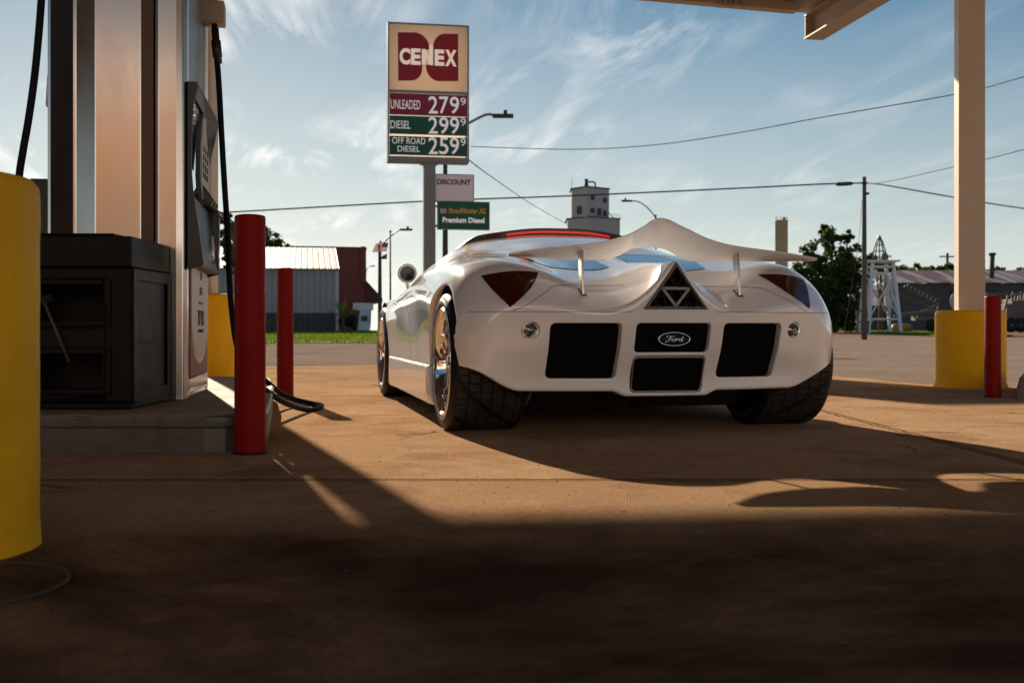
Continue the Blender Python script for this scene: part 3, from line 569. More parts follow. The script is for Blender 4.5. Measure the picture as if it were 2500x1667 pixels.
# grass
def grass_ex(t, b, vec):
    n = N(t, 'ShaderNodeTexNoise'); n.inputs['Scale'].default_value = 2.5; n.inputs['Detail'].default_value = 9; t.links.new(vec, n.inputs[0])
    t.links.new(ramp(t, n.outputs[0], [(.3, (.08, .14, .012)), (.6, (.15, .23, .02)), (.8, (.20, .24, .04))]), b.inputs['Base Color'])
M['grass'] = mat('mown_grass', (.1, .16, .02), .9, extra=grass_ex)
def blades(name, regs, n, hmin, hmax, mt, wd=.02):
    m = MB()
    for k in range(n):
        x0, x1, y0, y1 = regs[k % len(regs)]; x = rng.uniform(x0, x1); y = rng.uniform(y0, y1); z = gz(x, y); h = rng.uniform(hmin, hmax); a = rng.uniform(0, 6.28); dx, dy = math.cos(a) * wd, math.sin(a) * wd
        m.add([(x - dx, y - dy, z - .02), (x + dx, y + dy, z - .02), (x + rng.uniform(-.04, .04), y + rng.uniform(-.04, .04), z + h)], [(0, 1, 2)])
    return tag(obj(name, m, mt, recalc=False), kind='stuff')
sheet('lawn', [-13.5, -12, -9, -6, -4.4], [37.4, 40, 45, 50, 55, 60, 70], .004, M['grass'])

sheet('verge', [23.6, 25, 26.5, 28.2], [62, 66, 73, 79], .004, M['grass'])
# pump island
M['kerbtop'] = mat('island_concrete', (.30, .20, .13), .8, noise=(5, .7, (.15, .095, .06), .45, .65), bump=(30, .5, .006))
isl = thing('pump_island', 'raised concrete kerbed island under the fuel pump', 'kerb', (-1.1, 4.4, 0))
poly = [(-5.5, 4.40), (-1.22, 4.40), (-1.14, 4.42), (-1.07, 4.47), (-1.035, 4.55), (-1.03, 4.68), (-1.42, 6.6), (-1.69, 7.75), (-1.74, 7.9), (-1.8, 8.0), (-2.0, 8.05), (-5.5, 8.05)]
def off(poly, d): 
    c = (-2.6, 6.1); return [(x + (d if x > -1.76 and x > -5 else 0) * -1, y + (d if y < 5 else (-d if y > 7.6 else 0))) for x, y in poly]
L_ = lambda p: [(x + 1.1, y - 4.4) for x, y in p]
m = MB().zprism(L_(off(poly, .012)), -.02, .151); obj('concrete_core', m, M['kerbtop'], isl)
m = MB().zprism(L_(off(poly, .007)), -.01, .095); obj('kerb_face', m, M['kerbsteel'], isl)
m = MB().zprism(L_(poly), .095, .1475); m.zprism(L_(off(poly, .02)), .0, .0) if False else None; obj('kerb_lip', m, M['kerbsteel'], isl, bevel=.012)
isr = thing('pump_island', 'low pale kerbed island at the right edge beside the short red bollard', 'kerb', (5.6, 7.85, 0))
m = MB().zprism([(-2.0, 0), (1.5, 0), (1.5, 1.1), (-1.45, 1.1)], -.02, .15); obj('concrete_core', m, M['kerb'], isr, bevel=.02)
m = MB().zprism([(-2.03, -.03), (1.53, -.03), (1.53, 1.13), (-1.48, 1.13)], -.01, .085); obj('kerb_face', m, M['kerb'], isr, bevel=.012)
isr.location = (3.62 + 2.0, 7.9, 0)
# canopy
M['canopy'] = mat('beige_painted_steel', (.36, .27, .185), .5, noise=(2, .4, (.25, .18, .12), .5, .7))
M['deck'] = mat('canopy_deck', (.13, .095, .065), .6)
cnp = thing('canopy', 'beige steel canopy roof overhead with a projecting beam end', 'canopy', (3.9, 9.4, 0))
Lc = lambda p: (p[0] - 3.9, p[1] - 9.4, p[2])
C0 = Vector((3.36, 13.25, 4.33)); el = Vector((-11.4, 3.66, 2.15)); rd = Vector((.16, -.987, 0)).normalized(); LEN = 20.0
def cp(s, t, dz): p = C0 + el * s + rd * t; return Lc((p.x, p.y, p.z + dz))
def slabq(m, s0, s1, t0, t1, z0, z1):
    v = [cp(s, t, z) for z in (z0, z1) for (s, t) in ((s0, t0), (s1, t0), (s1, t1), (s0, t1))]; m.add(v, [(0, 3, 2, 1), (4, 5, 6, 7), (0, 1, 5, 4), (1, 2, 6, 5), (2, 3, 7, 6), (3, 0, 4, 7)])
m = MB(); slabq(m, 0, 1.35, 0, LEN, .10, .16)
for k in range(40): slabq(m, 0, 1.35, .15 + k * .5, .15 + k * .5 + .2, .065, .10)
obj('roof_deck', m, M['deck'], cnp)
m = MB(); slabq(m, -.006, 1.356, -.16, -.01, -.01, .30); obj('front_fascia', m, M['canopy'], cnp)
m = MB(); slabq(m, -.02, -.006, -.1, LEN, .0, .30); obj('side_fascia', m, M['canopy'], cnp)
def ibeam(a, b, w, h, name='roof_beam'):
    m = MB(); a = Vector(a); b = Vector(b); t = (b - a).normalized(); up = Vector((0, 0, 1))
    m.bar(a, b, w, .018); m.bar(a - up * h, b - up * h, w, .018); m.bar(a - up * h / 2, b - up * h / 2, .014, h - .018); 
    m.bar(a - up * h / 2 + t * .004, a - up * h / 2 + t * .02, w - .02, h - .02); return obj(name, m, M['canopy'], cnp)
b0 = Vector(cp(-.022, -.05, -.05)); b1 = Vector(cp(-.022, LEN, -.05)); ibeam(b0, b1, .24, .27)
wp = [Lc((x, y, 0)) for x, y in ((4.75, 5.5), (15, 5.5), (15, -9), (7.0, -9))]; obj('sky_blocker_roof', MB().zprism([(p[0], p[1]) for p in wp], 4.45, 4.7), M['deck'], cnp)  # added unseen roof that keeps sky light off the foreground
for s in (.4, .8): ibeam(cp(s, .35, .05), cp(s, LEN, .05), .2, .3)
for t_ in (6, 12, 18): ibeam(cp(.02, t_, .05), cp(1.3, t_, .05), .16, .2, 'cross_beam')
m = MB(); bb = Vector(cp(.06, .02, .0)); m.bar(bb + Vector((-.2, 0, -.02)), bb + Vector((.12, 0, -.04)), .12, .03)
for k in range(4): m.bar(bb + Vector((-.15 + k * .06, -.05, -.05)), bb + Vector((-.15 + k * .06, -.05, .02)), .03)
obj('bracket', m, M['canopy'], cnp)
# posts and guards
M['post'] = mat('post_beige_paint', (.54, .43, .33), .45, noise=(3, .35, (.43, .34, .25), .5, .7), stretch=(1, 1, .3))
M['yellow'] = mat('yellow_paint', (.86, .47, .002), .6, spec=.2, noise=(3, .6, (.62, .30, .002), .45, .7), bump=(14, .5, .012))
M['redp'] = mat('red_paint', (.22, .006, .004), .5, spec=.1, noise=(3.5, .5, (.24, .010, .009), .45, .7), bump=(18, .25, .004))
def post(x, y, z0, z1, w, rz, label):
    t = thing('canopy_post', label, 'post', (x, y, z0), rz, 'canopy posts'); m = MB().box(-w / 2, w / 2, -w / 2, w / 2, 0, z1 - z0)
    obj('column', m, M['post'], t, bevel=.012); m = MB().box(-w / 2 - .05, w / 2 + .05, -w / 2 - .03, w / 2 + .03, z1 - z0 - .03, z1 - z0); obj('top_plate', m, M['post'], t); return t
def guard(x, y, z0, r, h, label, fl=1.0):
    n = 72; prof = [(0, h), (r - .03, h), (r - .012, h - .004), (r - .002, h - .018), (r, h - .04)] + [(r + .0012 * math.sin(k * 2.3) * (1 if k % 3 else -1), h - .04 - (h - .06) * k / 14) for k in range(1, 14)] + [(r + .003 * fl, .04), (r + .009 * fl, .012), (r + .012 * fl, 0)]
    m = MB().lathe(prof, n, 'Z'); o = obj('column_guard', m, M['yellow']); o.location = (x, y, z0)
    me = o.data
    for v in me.vertices:
        if v.co.z < .05:
            a = math.atan2(v.co.y, v.co.x); k = 1 + fl * (.012 * math.sin(a * 9) + .012 * math.sin(a * 23 + 1)) * (1 - v.co.z / .05); v.co.x *= k; v.co.y *= k
    return tag(o, label, 'column guard', 'yellow guards round the canopy posts')
post(3.93, 9.50, 0, 4.30, .215, R(-12), 'square beige canopy post rising from the yellow guard beyond the car')
guard(3.92, 9.46, 0, .285, .655, 'yellow round guard at the foot of the right canopy post')
post(-2.628, 9.50, 0, 4.9, .16, R(-6), 'beige canopy post partly hidden behind the fuel pump')
guard(-2.65, 9.47, 0, .285, .795, 'yellow round guard between the fuel pump and the dark red bollard')
guard(-1.36, 2.45, 0, .29, .83, 'large yellow guard at the left edge, closest to the camera', .3)
post(-1.42, 2.35, .8, 5.0, .2, 0, 'canopy post standing in the nearest yellow guard') if False else None
def bollard(x, y, r, h, label, shade=None):
    t = thing('bollard', label, 'bollard', (x, y, 0), 0, 'red steel bollards')
    m = MB().lathe([(r + .001, -.01), (r, .02), (r * 1.0, h * .3), (r * .996, h * .6), (r, h - .012), (r - .002, h - .003), (r - .009, h)], 48, 'Z'); o = obj('pipe', m, M['redp'], t)
    m = MB().lathe([(r - .009, h), (r - .02, h + .002), (0, h + .004)], 48, 'Z'); obj('cap', m, M['redp'], t)
    m = MB(); vs = []
    for k in range(24):
        a = 2 * math.pi * k / 24; q = r + .012 + .007 * random.random(); vs.append((q * math.cos(a), q * math.sin(a), .005))
    vs += [(v[0] * r / (r + .03), v[1] * r / (r + .03), .012) for v in vs]; m.add(vs, [(k, (k + 1) % 24, 24 + (k + 1) % 24, 24 + k) for k in range(24)]); obj('sealant', m, M['under'], t); return t
bollard(-1.035, 4.37, .0605, .94, 'tall dark red bollard in the shade at the corner of the pump island')
bollard(-1.665, 8.12, .0605, .943, 'bright red sunlit bollard behind the looped black fuel hose')
bollard(3.49, 8.03, .0575, .735, 'short red bollard in front of the right yellow guard')
# manhole ring
m = MB().lathe([(.20, .0), (.20, .005), (.206, .005), (.206, 0)], 64, 'Z'); o = obj('metal_ring', m, mat('rusty_ring', (.05, .035, .025), .7)); o.location = (-1.06, 2.1, .002); tag(o, 'thin metal ring set in the shaded concrete below the nearest yellow guard', 'ring')
# added out of view: pale front for bounce light, dark block for reflections
sb = thing('bounce_building', 'wide cream building added behind the viewpoint to bounce sunlight', 'building', (0, -17.5, 0))
m = MB().box(-26, 26, -8, 0, 0, 7.4); obj('wall', m, mat('bounce_cream', (.86, .86, .88), .8), sb); m = MB().box(-26.4, 26.4, -8.4, .1, 7.4, 7.7); obj('roof', m, M['canopy'], sb)
m = MB().box(-8, .5, 0, .04, 4.0, 6.2); obj('orange_reflect_band', m, mat('reflect_orange', (.50, .20, .06), .8), sb); obj('tan_reflect_front', MB().box(-8, .5, 0, .05, 0, 4.0), mat('reflect_tan', (.30, .20, .13), .8), sb)  # bands added to put orange and tan reflections in the pump steel
for x in (-4.5, 1): obj('window', MB().box(x + 4, x + 7.2, .0, .05, 1.0, 2.6), M['tealglass'], sb)
ba = thing('reflect_block', 'tall dark brown block added behind and left of the viewpoint for reflections', 'building', (-24, -14, 0))  # unseen dark mass added for the pump cladding to mirror
m = MB().box(-9, 8, -9, 18, 0, 8); obj('wall', m, mat('reflect_dark_brown', (.055, .032, .02), .85), ba); m = MB().prism([(-9.5, 8), (8.5, 8), (-.5, 12)], -9.4, 18.4); obj('roof', m, M['darkmetal_'] if 'darkmetal_' in M else M['black'], ba)
# loose grit on the concrete
m = MB()
for k in range(1300):
    x = rng.uniform(-1.6, 4.5); y = rng.uniform(2.0, 8.5); s_ = rng.uniform(.0015, .0042); a = rng.uniform(0, 3.1)
    c_, s2 = math.cos(a) * s_, math.sin(a) * s_; m.add([(x + c_, y + s2, .0), (x - s2, y + c_, 0), (x - c_, y - s2 * .6, 0), (x + s2, y - c_, 0), (x, y, s_ * .8)], [(0, 1, 4), (1, 2, 4), (2, 3, 4), (3, 0, 4)])
tag(obj('grit', m, mat('dark_grit', (.07, .045, .03), .9), recalc=False), kind='stuff')

# =====================  FUEL PUMP  =====================
M['stain'] = mat('stainless_cladding', (.40, .375, .35), .20, 1, noise=(5, .5, (.40, .34, .27), .5, .75), bump=(1.6, .10, .03), stretch=(1, 1, .35))
M['graysteel'] = mat('grey_painted_panel', (.20, .21, .215), .4, .4)
M['keypad'] = mat('keypad_panel', (.42, .38, .35), .5)
M['pwhite'] = mat('white_panel_print', (.62, .55, .53), .5, 0, 0, spec=.25)
M['mauve'] = mat('mauve_panel_print', (.27, .10, .11), .5, 0, 0, spec=.2, noise=(3, .4, (.36, .18, .17), .4, .7))
M['ink'] = mat('dark_print', (.03, .028, .03), .6)
M['hose'] = mat('rubber_hose', (.007, .007, .013), .6, 0, 0, spec=.12)
PY = R(10); pump = thing('fuel_pump', 'tall stainless steel fuel pump with black console and hanging hoses', 'fuel pump', (-1.552, 5.29, .151), PY)
pf = [(-.645, .05), (-.625, .022), (-.51, -.045), (-.495, -.045), (-.425, .012), (-.215, .012), (-.155, .050), (-.150, .0), (-.135, -.012), (-.05, -.022), (-.018, -.014), (-.003, .010), (0, .035), (0, .07), (-.03, .07), (-.62, .07), (-.645, .07)]
m = MB().zprism(pf, 0, 2.9); obj('end_cladding', m, M['stain'], pump, bevel=.006)
obj('dark_reflection_strip', MB().box(-.212, -.156, -.004, .05, .0, 2.9), mat('painted_dark_reflection', (.07, .04, .022), .45, .5), pump)  # dark brown strip painted in for a dark reflection in the steel
m = MB().box(-.63, -.02, .07, .96, 0, 2.9); obj('cabinet', m, M['graysteel'], pump)
m = MB().box(-.06, .0, .93, 1.0, 0, 2.9); m.box(-.02, -.004, .07, .93, 0, .03); m.box(-.02, .002, .07, .93, .03, .10); obj('frame', m, M['stain'], pump, bevel=.006)
# side print panel (local x = 0 plane)
m = MB().box(-.02, .006, .085, .915, .105, .72); obj('lower_panel', m, M['mauve'], pump, bevel=.004)
pw = [(.095, .71)] + [(.5 - .40 * math.cos(a), .40 - .20 * math.sin(a)) for a in [math.pi * k / 24 for k in range(25)]] + [(.905, .71)]
def yzpoly(poly, x0, x1):
    m = MB(); n = len(poly); m.add([(x0, p[0], p[1]) for p in poly] + [(x1, p[0], p[1]) for p in poly], [tuple(range(n)), tuple(range(2 * n - 1, n - 1, -1))] + [(i, i + n, (i + 1) % n + n, (i + 1) % n) for i in range(n)]); return m
pw2 = [(.5 + (p[0] - .5) * .99, p[1] - (.035 if p[1] < .69 else 0)) for p in pw]
obj('panel_border', yzpoly(pw2, .004, .0075), mat('pale_mauve', (.40, .30, .31), .3, 0, .5), pump); obj('white_label', yzpoly(pw, .006, .0095), M['pwhite'], pump)
def side_text(txt, y0, y1, z0, z1, x=.0105, mt=None, name='lettering'):
    m = fit_text(txt, y0, y1, z0, z1, 0); m.v = [(x - v[1] * .3, v[0], v[2]) for v in m.v]; return obj(name, m, mt or M['ink'], pump)
side_text('TOP TIER', .36, .66, .36, .44); side_text('DETERGENT GASOLINE', .38, .64, .325, .34)
m = MB(); m.box(.009, .0115, .49, .56, .60, .64); m.box(.009, .0115, .46, .58, .52, .56); m.box(.009, .0115, .42, .49, .47, .485); m.box(.009, .0115, .53, .60, .47, .485); obj('small_print', m, M['ink'], pump)
# console
cpf = [(0, 1.525), (.045, 1.525), (.048, 1.50), (.028, 1.42), (.020, 1.30), (.018, 1.12), (.026, 1.0), (.055, .80), (.074, .66), (.070, .645), (0, .625)]
m = MB().prism(cpf, .0, .018); m.prism(cpf, .865, .89)
def face_strip(z0, z1, y0, y1, d=.0, n=24):
    zz = [z0 + (z1 - z0) * k / n for k in range(n + 1)]; xz = np.interp([-z for z in zz], [-p[1] for p in cpf[1:-1]], [p[0] for p in cpf[1:-1]]); mm = MB(); vs = []
    for z, x in zip(zz, xz): vs += [(x - d, y0, z), (x - d, y1, z), (0, y1, z), (0, y0, z)]
    mm.add(vs, [(k * 4 + i, k * 4 + (i + 1) % 4, k * 4 + 4 + (i + 1) % 4, k * 4 + 4 + i) for k in range(n) for i in range(4)] + [(0, 1, 2, 3), (n * 4 + 3, n * 4 + 2, n * 4 + 1, n * 4)]); return mm
for (a, b, c, d_, e) in ((1.45, 1.525, .018, .865, 0), (.645, .98, .018, .865, .004), (.98, 1.45, .018, .05, .004), (.98, 1.45, .40, .45, .0), (.98, 1.45, .84, .865, .0)):
    q = face_strip(a, b, c, d_, e); m.add(q.v, q.f)
con = obj('console', m, M['black'], pump)
hd = MB()      # the top of the housing sticks out as a wedge over the keypad
hd.add([(.045, .018, 1.525), (.045, .89, 1.545), (.078, .80, 1.47), (.02, .45, 1.44), (.02, .89, 1.25), (.0, .02, 1.53), (0, .89, 1.55)], [(0, 1, 2), (0, 2, 3), (2, 1, 4), (2, 4, 3), (0, 5, 6, 1), (1, 6, 4)]); obj('console_hood', hd, M['black'], pump)
obj('keypad', face_strip(1.02, 1.44, .455, .84, -.002), M['keypad'], pump); obj('display', face_strip(1.02, 1.44, .055, .40, .012), M['tealglass'], pump)
m = MB()
for j in range(3):
    for i in range(4): m.box(.02, .0245, .52 + j * .10, .56 + j * .10, 1.14 + i * .045, 1.17 + i * .045)
m.box(.02, .0245, .50, .58, 1.34, 1.37); m.box(.02, .0245, .66, .74, 1.36, 1.40); obj('keys', m, M['ink'], pump)
for j in range(3):
    m = MB(); y = .50 + j * .12; m.add([(.02, y, 1.10), (.02, y + .07, 1.10), (.075, y + .07, 1.02), (.075, y, 1.02), (.02, y, .99), (.02, y + .07, .99), (.06, y + .07, .985), (.06, y, .985)], [(0, 1, 2, 3), (3, 2, 6, 7), (0, 3, 7, 4), (1, 5, 6, 2), (4, 7, 6, 5)]); obj('grade_lever', m, M['black'], pump, bevel=.003)
m = MB().add([(.062, .56, .83), (.062, .64, .84), (.068, .66, .78), (.072, .60, .73), (.068, .54, .77)], [(0, 1, 2, 3, 4)]); obj('flame_decal', m, mat('orange_decal', (.5, .09, .02), .4), pump, recalc=False)
# nozzle boot and nozzle
m = MB().box(.0, .075, .80, .93, .66, 1.0); obj('nozzle_boot', m, M['black'], pump, bevel=.02)
m = MB().tube(smooth([(.06, .86, .99), (.12, .90, .95), (.17, .93, .90), (.19, .94, .86)]), [.013] * 11 + [.013] * 5 if False else .016, 10); nz = obj('nozzle', m, M['steelplate'], pump)
m = MB().bar((.13, .91, .93), (.21, .95, .80), .07, .06); m.bar((.19, .94, .82), (.10, .93, .72), .05, .05); obj('nozzle_grip', m, M['black'], nz)
m = MB().tube(smooth([(.21, .95, .84), (.22, .95, .74), (.15, .94, .66), (.09, .93, .70)]), .008, 8); obj('trigger_guard', m, M['black'], nz)
m = MB().box(-.04, .10, .86, 1.0, 2.05, 2.17); obj('hose_outlet', m, M['canopy'], pump, bevel=.01)
def wl(p):      # world -> pump local
    return pump_inv @ Vector(p)
pump_inv = (Matrix.Translation((-1.552, 5.29, .151)) @ Matrix.Rotation(PY, 4, 'Z')).inverted()
hp = [P(522, 5, 6.2), P(525, 90, 6.2), P(534, 200, 6.2), P(541, 330, 6.19), P(548, 450, 6.18), P(553, 525, 6.17), P(558, 600, 6.14), P(560, 680, 6.1), P(566, 760, 6.05), P(580, 850, 6.0), P(610, 920, 5.9), P(655, 957, 6.0), P(700, 985, 6.2), P(750, 1004, 6.55), P(781, 1006, 6.75), P(783, 1000, 6.95), P(760, 990, 7.1), P(700, 968, 7.0), P(655, 935, 6.8), P(610, 890, 6.6), P(585, 840, 6.5)]
hp = [Vector((p.x, p.y, max(p.z, .017))) for p in hp]
m = MB().tube([wl(p) for p in smooth(hp, 6)], .0165, 12); hs = obj('hose', m, M['hose'], pump)
m = MB().tube([wl(P(525, 70, 6.2)), wl(P(527, 100, 6.2)), wl(P(527, 100.5, 6.2)), wl(P(531, 140, 6.2)), wl(P(531.5, 141, 6.2)), wl(P(533, 155, 6.2))], [.021, .021, .027, .027, .022, .022], 14); obj('breakaway_coupling', m, M['black'], hs)
hp2 = [P(104, -60, 5.0), P(101, 0, 5.0), P(94, 90, 5.0), P(84, 190, 5.0), P(70, 290, 5.0), P(56, 370, 5.0), P(46, 440, 5.0), P(40, 560, 5.0), P(45, 700, 5.05)]
obj('hose', MB().tube([wl(p) for p in smooth(hp2, 6)], .0165, 12), M['hose'], pump)
obj('far_console_top', MB().bar(wl(P(122, 188, 5.25)), wl(P(118, 260, 5.3)), .02, .05), M['black'], pump); obj('far_console', MB().bar(wl(P(104, 440, 5.35)), wl(P(104, 640, 5.35)), .09, .12), M['black'], pump, bevel=.008)
# bin with squeegee
M['bin'] = mat('black_moulded_plastic', (.005, .005, .005), .5, spec=.16, noise=(7, .5, (.012, .008, .005), .5, .75), bump=(60, .15, .003))
bn = thing('waste_bin', 'black square waste bin with two open slots beside the steel pump', 'bin', (-1.617, 4.70, .151), R(1.5))
def frame_box(m, x0, x1, z0, z1, y, hx0, hx1, hz0, hz1, th=.02):
    m.box(x0, hx0, y, y + th, z0, z1); m.box(hx1, x1, y, y + th, z0, z1); m.box(hx0, hx1, y, y + th, z0, hz0); m.box(hx0, hx1, y, y + th, hz1, z1)
W_, D_ = .56, .55
m = MB(); m.box(-W_, 0, .30, D_, .02, .60); m.box(-.02, 0, .02, .30, .02, .60); m.box(-W_, -W_ + .02, .02, .30, .02, .60); m.box(-W_, 0, .02, .30, .02, .06); m.box(-W_, 0, .02, .30, .28, .33); m.box(-W_, 0, .02, .30, .57, .60); m.box(-W_ - .005, .002, -.008, D_ + .005, 0, .028); 
frame_box(m, -W_, 0, .028, .335, .0, -.50, -.115, .085, .235); frame_box(m, -W_, 0, .335, .60, .0, -.50, -.115, .375, .53); obj('bin_body', m, M['bin'], bn, bevel=.007)
m = MB(); frame_box(m, -.53, -.085, .06, .26, -.012, -.50, -.115, .085, .235, .014); frame_box(m, -.53, -.085, .35, .555, -.012, -.50, -.115, .375, .53, .014); obj('slot_rims', m, M['bin'], bn, bevel=.005)
m = MB().zprism([(-W_ - .004, -.008), (.002, -.008), (.004, D_), (-W_, D_)], .605, .735); m.zprism([(-W_ + .06, .05), (-.09, .05), (-.09, D_ - .06), (-W_ + .06, D_ - .06)], .735, .752); obj('bin_lid', m, M['bin'], bn, bevel=.014, seg=3)
m = MB(); frame_box(m, .0, D_, .03, .60, 0, .05, D_ - .05, .08, .55, .012); m.v = [(.0 + v[1] - .001, v[0], v[2]) for v in m.v]; obj('side_frame', m, M['bin'], bn, bevel=.004)
sq = thing('squeegee', 'thin wooden squeegee handle leaning out of the bin slot', 'squeegee', (-1.90, 4.6, .151))
m = MB().tube([(-.095 + .03, .04, .46), (.03, .07, .20)], .006, 8); obj('handle', m, mat('worn_wood', (.10, .055, .03), .6), sq); m = MB().bar((-.10, .04, .455), (-.03, .05, .475), .02, .03); obj('head', m, M['bin'], sq)
# =====================  BACKGROUND  =====================
M['galv'] = mat('galvanised_steel', (.20, .20, .19), .5, .5); M['darkmetal'] = mat('dark_metal', (.05, .048, .045), .85); M['wood'] = mat('weathered_pole_wood', (.11, .085, .065), .9, noise=(3, .6, (.06, .045, .035), .45, .7), stretch=(6, 6, .5))
# ---- price sign ----
def lit(name, c, tr=.5, rough=.35):   # translucent sign face
    def ex(t, b, vec):
        o_ = [n for n in t.nodes if n.type == 'OUTPUT_MATERIAL'][0]; ms = N(t, 'ShaderNodeMixShader'); ms.inputs[0].default_value = tr; tl = N(t, 'ShaderNodeBsdfTranslucent'); tl.inputs[0].default_value = (*c, 1)
        t.links.new(b.outputs[0], ms.inputs[1]); t.links.new(tl.outputs[0], ms.inputs[2]); t.links.new(ms.outputs[0], o_.inputs[0])
    return mat(name, c, rough, extra=ex)
SY = 22.0; SA = R(10); K = FPX / SY
sx0 = (946.5 - 1250) / K
def board(px0, px1, pyT, pyB, Y, yaw, ref=None):
    """Frame of a vertical board: origin at bottom left corner, width, height"""
    o = P(px0, pyB, Y); c, s_ = math.cos(yaw), math.sin(yaw); tX = (px1 - 1250) / FPX; w = (tX * o.y - o.x) / (c - tX * s_); h = P(px0, pyT, Y).z - o.z; return o, w, h
so_, SWd, SHt = board(946.5, 1145, 54, 393, SY, SA)
sign = thing('price_sign', 'tall roadside price sign with red logo above three fuel prices', 'sign', (so_.x, so_.y, .0), SA)
z0 = so_.z; W1, H1 = SWd, SHt
yy = lambda py: z0 + (393 - py) / 339 * H1; xx = lambda px: (px - 946.5) / 198.5 * W1
m = MB()
for (a, b, c, d) in ((0, .03, z0, z0 + H1), (W1 - .03, W1, z0, z0 + H1), (.03, W1 - .03, z0, z0 + .03), (.03, W1 - .03, z0 + H1 - .03, z0 + H1)): m.box(a, b, .02, .34, c, d)

for a in (0, W1 - .03): m.box(a, a + .03, -.02, .02, z0, z0 + H1)
for a, b in ((z0, z0 + .10), (z0 + H1 - .03, z0 + H1), (yy(226), yy(219))): m.box(.03, W1 - .03, -.018, .02, a, b)
obj('cabinet', m, M['galv'], sign, bevel=.004)
obj('rear_face', MB().box(.03, W1 - .03, .31, .325, z0 + .1, z0 + H1 - .03), lit('white_sign_back', (.8, .76, .7), .75), sign)
m = MB().box(.03, W1 - .03, .0, .002, yy(219), z0 + H1 - .03); obj('logo_face', m, lit('cream_sign_face', (.86, .75, .63), .7), sign)
red = lit('sign_red', (.42, .018, .028), .5); green = lit('sign_green', (.004, .13, .075), .4); maroon = lit('sign_maroon', (.30, .012, .05), .4); white = mat('sign_white', (.80, .76, .76), .5, emit=((1, .93, .93), .14)); cream = mat('sign_cream', (.78, .62, .5), .5, emit=((1, .8, .62), .22))  # white and cream letters carry a small added glow in place of backlight
# logo: crop scale 2.904, crop origin (920,40)
q = lambda cx, cy: (xx(920 + cx / 2.903), yy(40 + cy / 2.903 - (920 + cx / 2.903 - 946) * .045))
def arc(cx, cy, rx, ry, a0, a1, n=14): return [(cx + rx * math.cos(R(a0 + (a1 - a0) * k / n)), cy - ry * math.sin(R(a0 + (a1 - a0) * k / n))) for k in range(n + 1)]
Lp = [(148, 115)] + [(255, 115)] + arc(258, 230, 112, 115, 90, 0) + [(370, 235), (320, 250), (320, 372)] + arc(245, 372, 75, 86, 0, -90) + [(150, 458)]
Rp = [(575, 125)] + [(478, 125)] + arc(478, 225, 82, 100, 90, 180) + [(396, 345), (346, 345), (346, 375)] + arc(446, 352, 100, 112, 180, 270) + [(577, 464)]
for pl in (Lp, Rp):
    m = MB().prism([q(*p) for p in pl], -.004, .0); obj('logo_shape', m, red, sign)
def stext(txt, cx0, cx1, cy0, cy1, mt, name, **kw):
    a = q(cx0, cy1); b = q(cx1, cy0); m = fit_text(txt, a[0], b[0], a[1], b[1], -.006, **kw); m.v = [(x, y, z) for x, y, z in m.v]; return obj(name, m, mt, sign)
stext('C', 160, 236, 229, 342, cream, 'logo_letter', offset=.045); stext('E', 240, 308, 232, 345, cream, 'logo_letter', offset=.045)
m = MB().prism([q(*p) for p in ((316, 234), (344, 235), (369, 296), (369, 205), (397, 205), (397, 350), (373, 349), (344, 282), (344, 344), (316, 342))], -.009, -.004); obj('logo_letter', m, cream, sign)
stext('E', 408, 476, 240, 352, cream, 'logo_letter', offset=.045); stext('X', 482, 564, 243, 356, cream, 'logo_letter', offset=.05)
for (a, b, mt_, nm) in ((548, 706, maroon, 'price_panel'), (697 + 10, 842, green, 'price_panel'), (852, 990, green, 'price_panel')):
    z1_ = q(300, a)[1]; z2_ = q(300, b)[1]; m = MB().box(.035, W1 - .035, -.002, .0, z2_ + .012, z1_ - .012); obj(nm, m, mt_, sign)
    m = MB().box(.03, W1 - .03, -.010, -.004, z2_ - .004, z2_ + .012); obj('panel_divider', m, M['galv'], sign)
for txt, y0, y1 in (('279', 575, 698), ('299', 722, 842), ('259', 866, 988)):
    for k, ch in enumerate(txt): stext(ch, 364 + k * 76 + (6 if ch == '1' else 0), 364 + k * 76 + 66, y0 - 2 + k * 2, y1 - 6 + k * 2, white, 'price_digit', offset=.008)
    stext('9', 592, 630, y0 + 10, y0 + 62, white, 'price_digit')
stext('UNLEADED', 98, 306, 600, 655, white, 'lettering'); stext('DIESEL', 98, 236, 745, 795, white, 'lettering'); stext('OFF ROAD', 108, 342, 868, 903, white, 'lettering'); stext('DIESEL', 146, 304, 926, 960, white, 'lettering')
pX = xx(1049); m = MB().box(pX - .118, pX + .118, .03, .27, -.02, z0); m.box(pX - .18, pX + .18, .0, .32, z0 - .03, z0); obj('sign_pole', m, M['galv'], sign, bevel=.008)
# smaller boards bolted to the pole
def small(px0, px1, pyT, pyB, name, mt_, yo):
    x0, x1 = xx(px0), xx(px1); za, zb = yy(pyB), yy(pyT); m = MB().box(x0, x1, yo, yo + .10, za, zb); o = obj(name, m, mt_, sign); m = MB()
    for (a, b, c, d) in ((x0 - .015, x1 + .015, zb, zb + .015), (x0 - .015, x1 + .015, za - .015, za), (x0 - .015, x0, za, zb), (x1, x1 + .015, za, zb)): m.box(a, b, yo - .01, yo + .11, c, d)
    obj('board_frame', m, M['galv'], o); return o, x0, x1, za, zb
d_, a, b, c, e = small(1064, 1157, 422, 487, 'discount_board', mat('board_white', (.80, .74, .74), .5), .08)
t_ = fit_text('DISCOUNT', a + .03, b - .05, c + .33, c + .44, .076, offset=.03); obj('lettering', t_, maroon, d_)
d_, a, b, c, e = small(1070, 1196, 489, 555, 'diesel_board', green, .08)
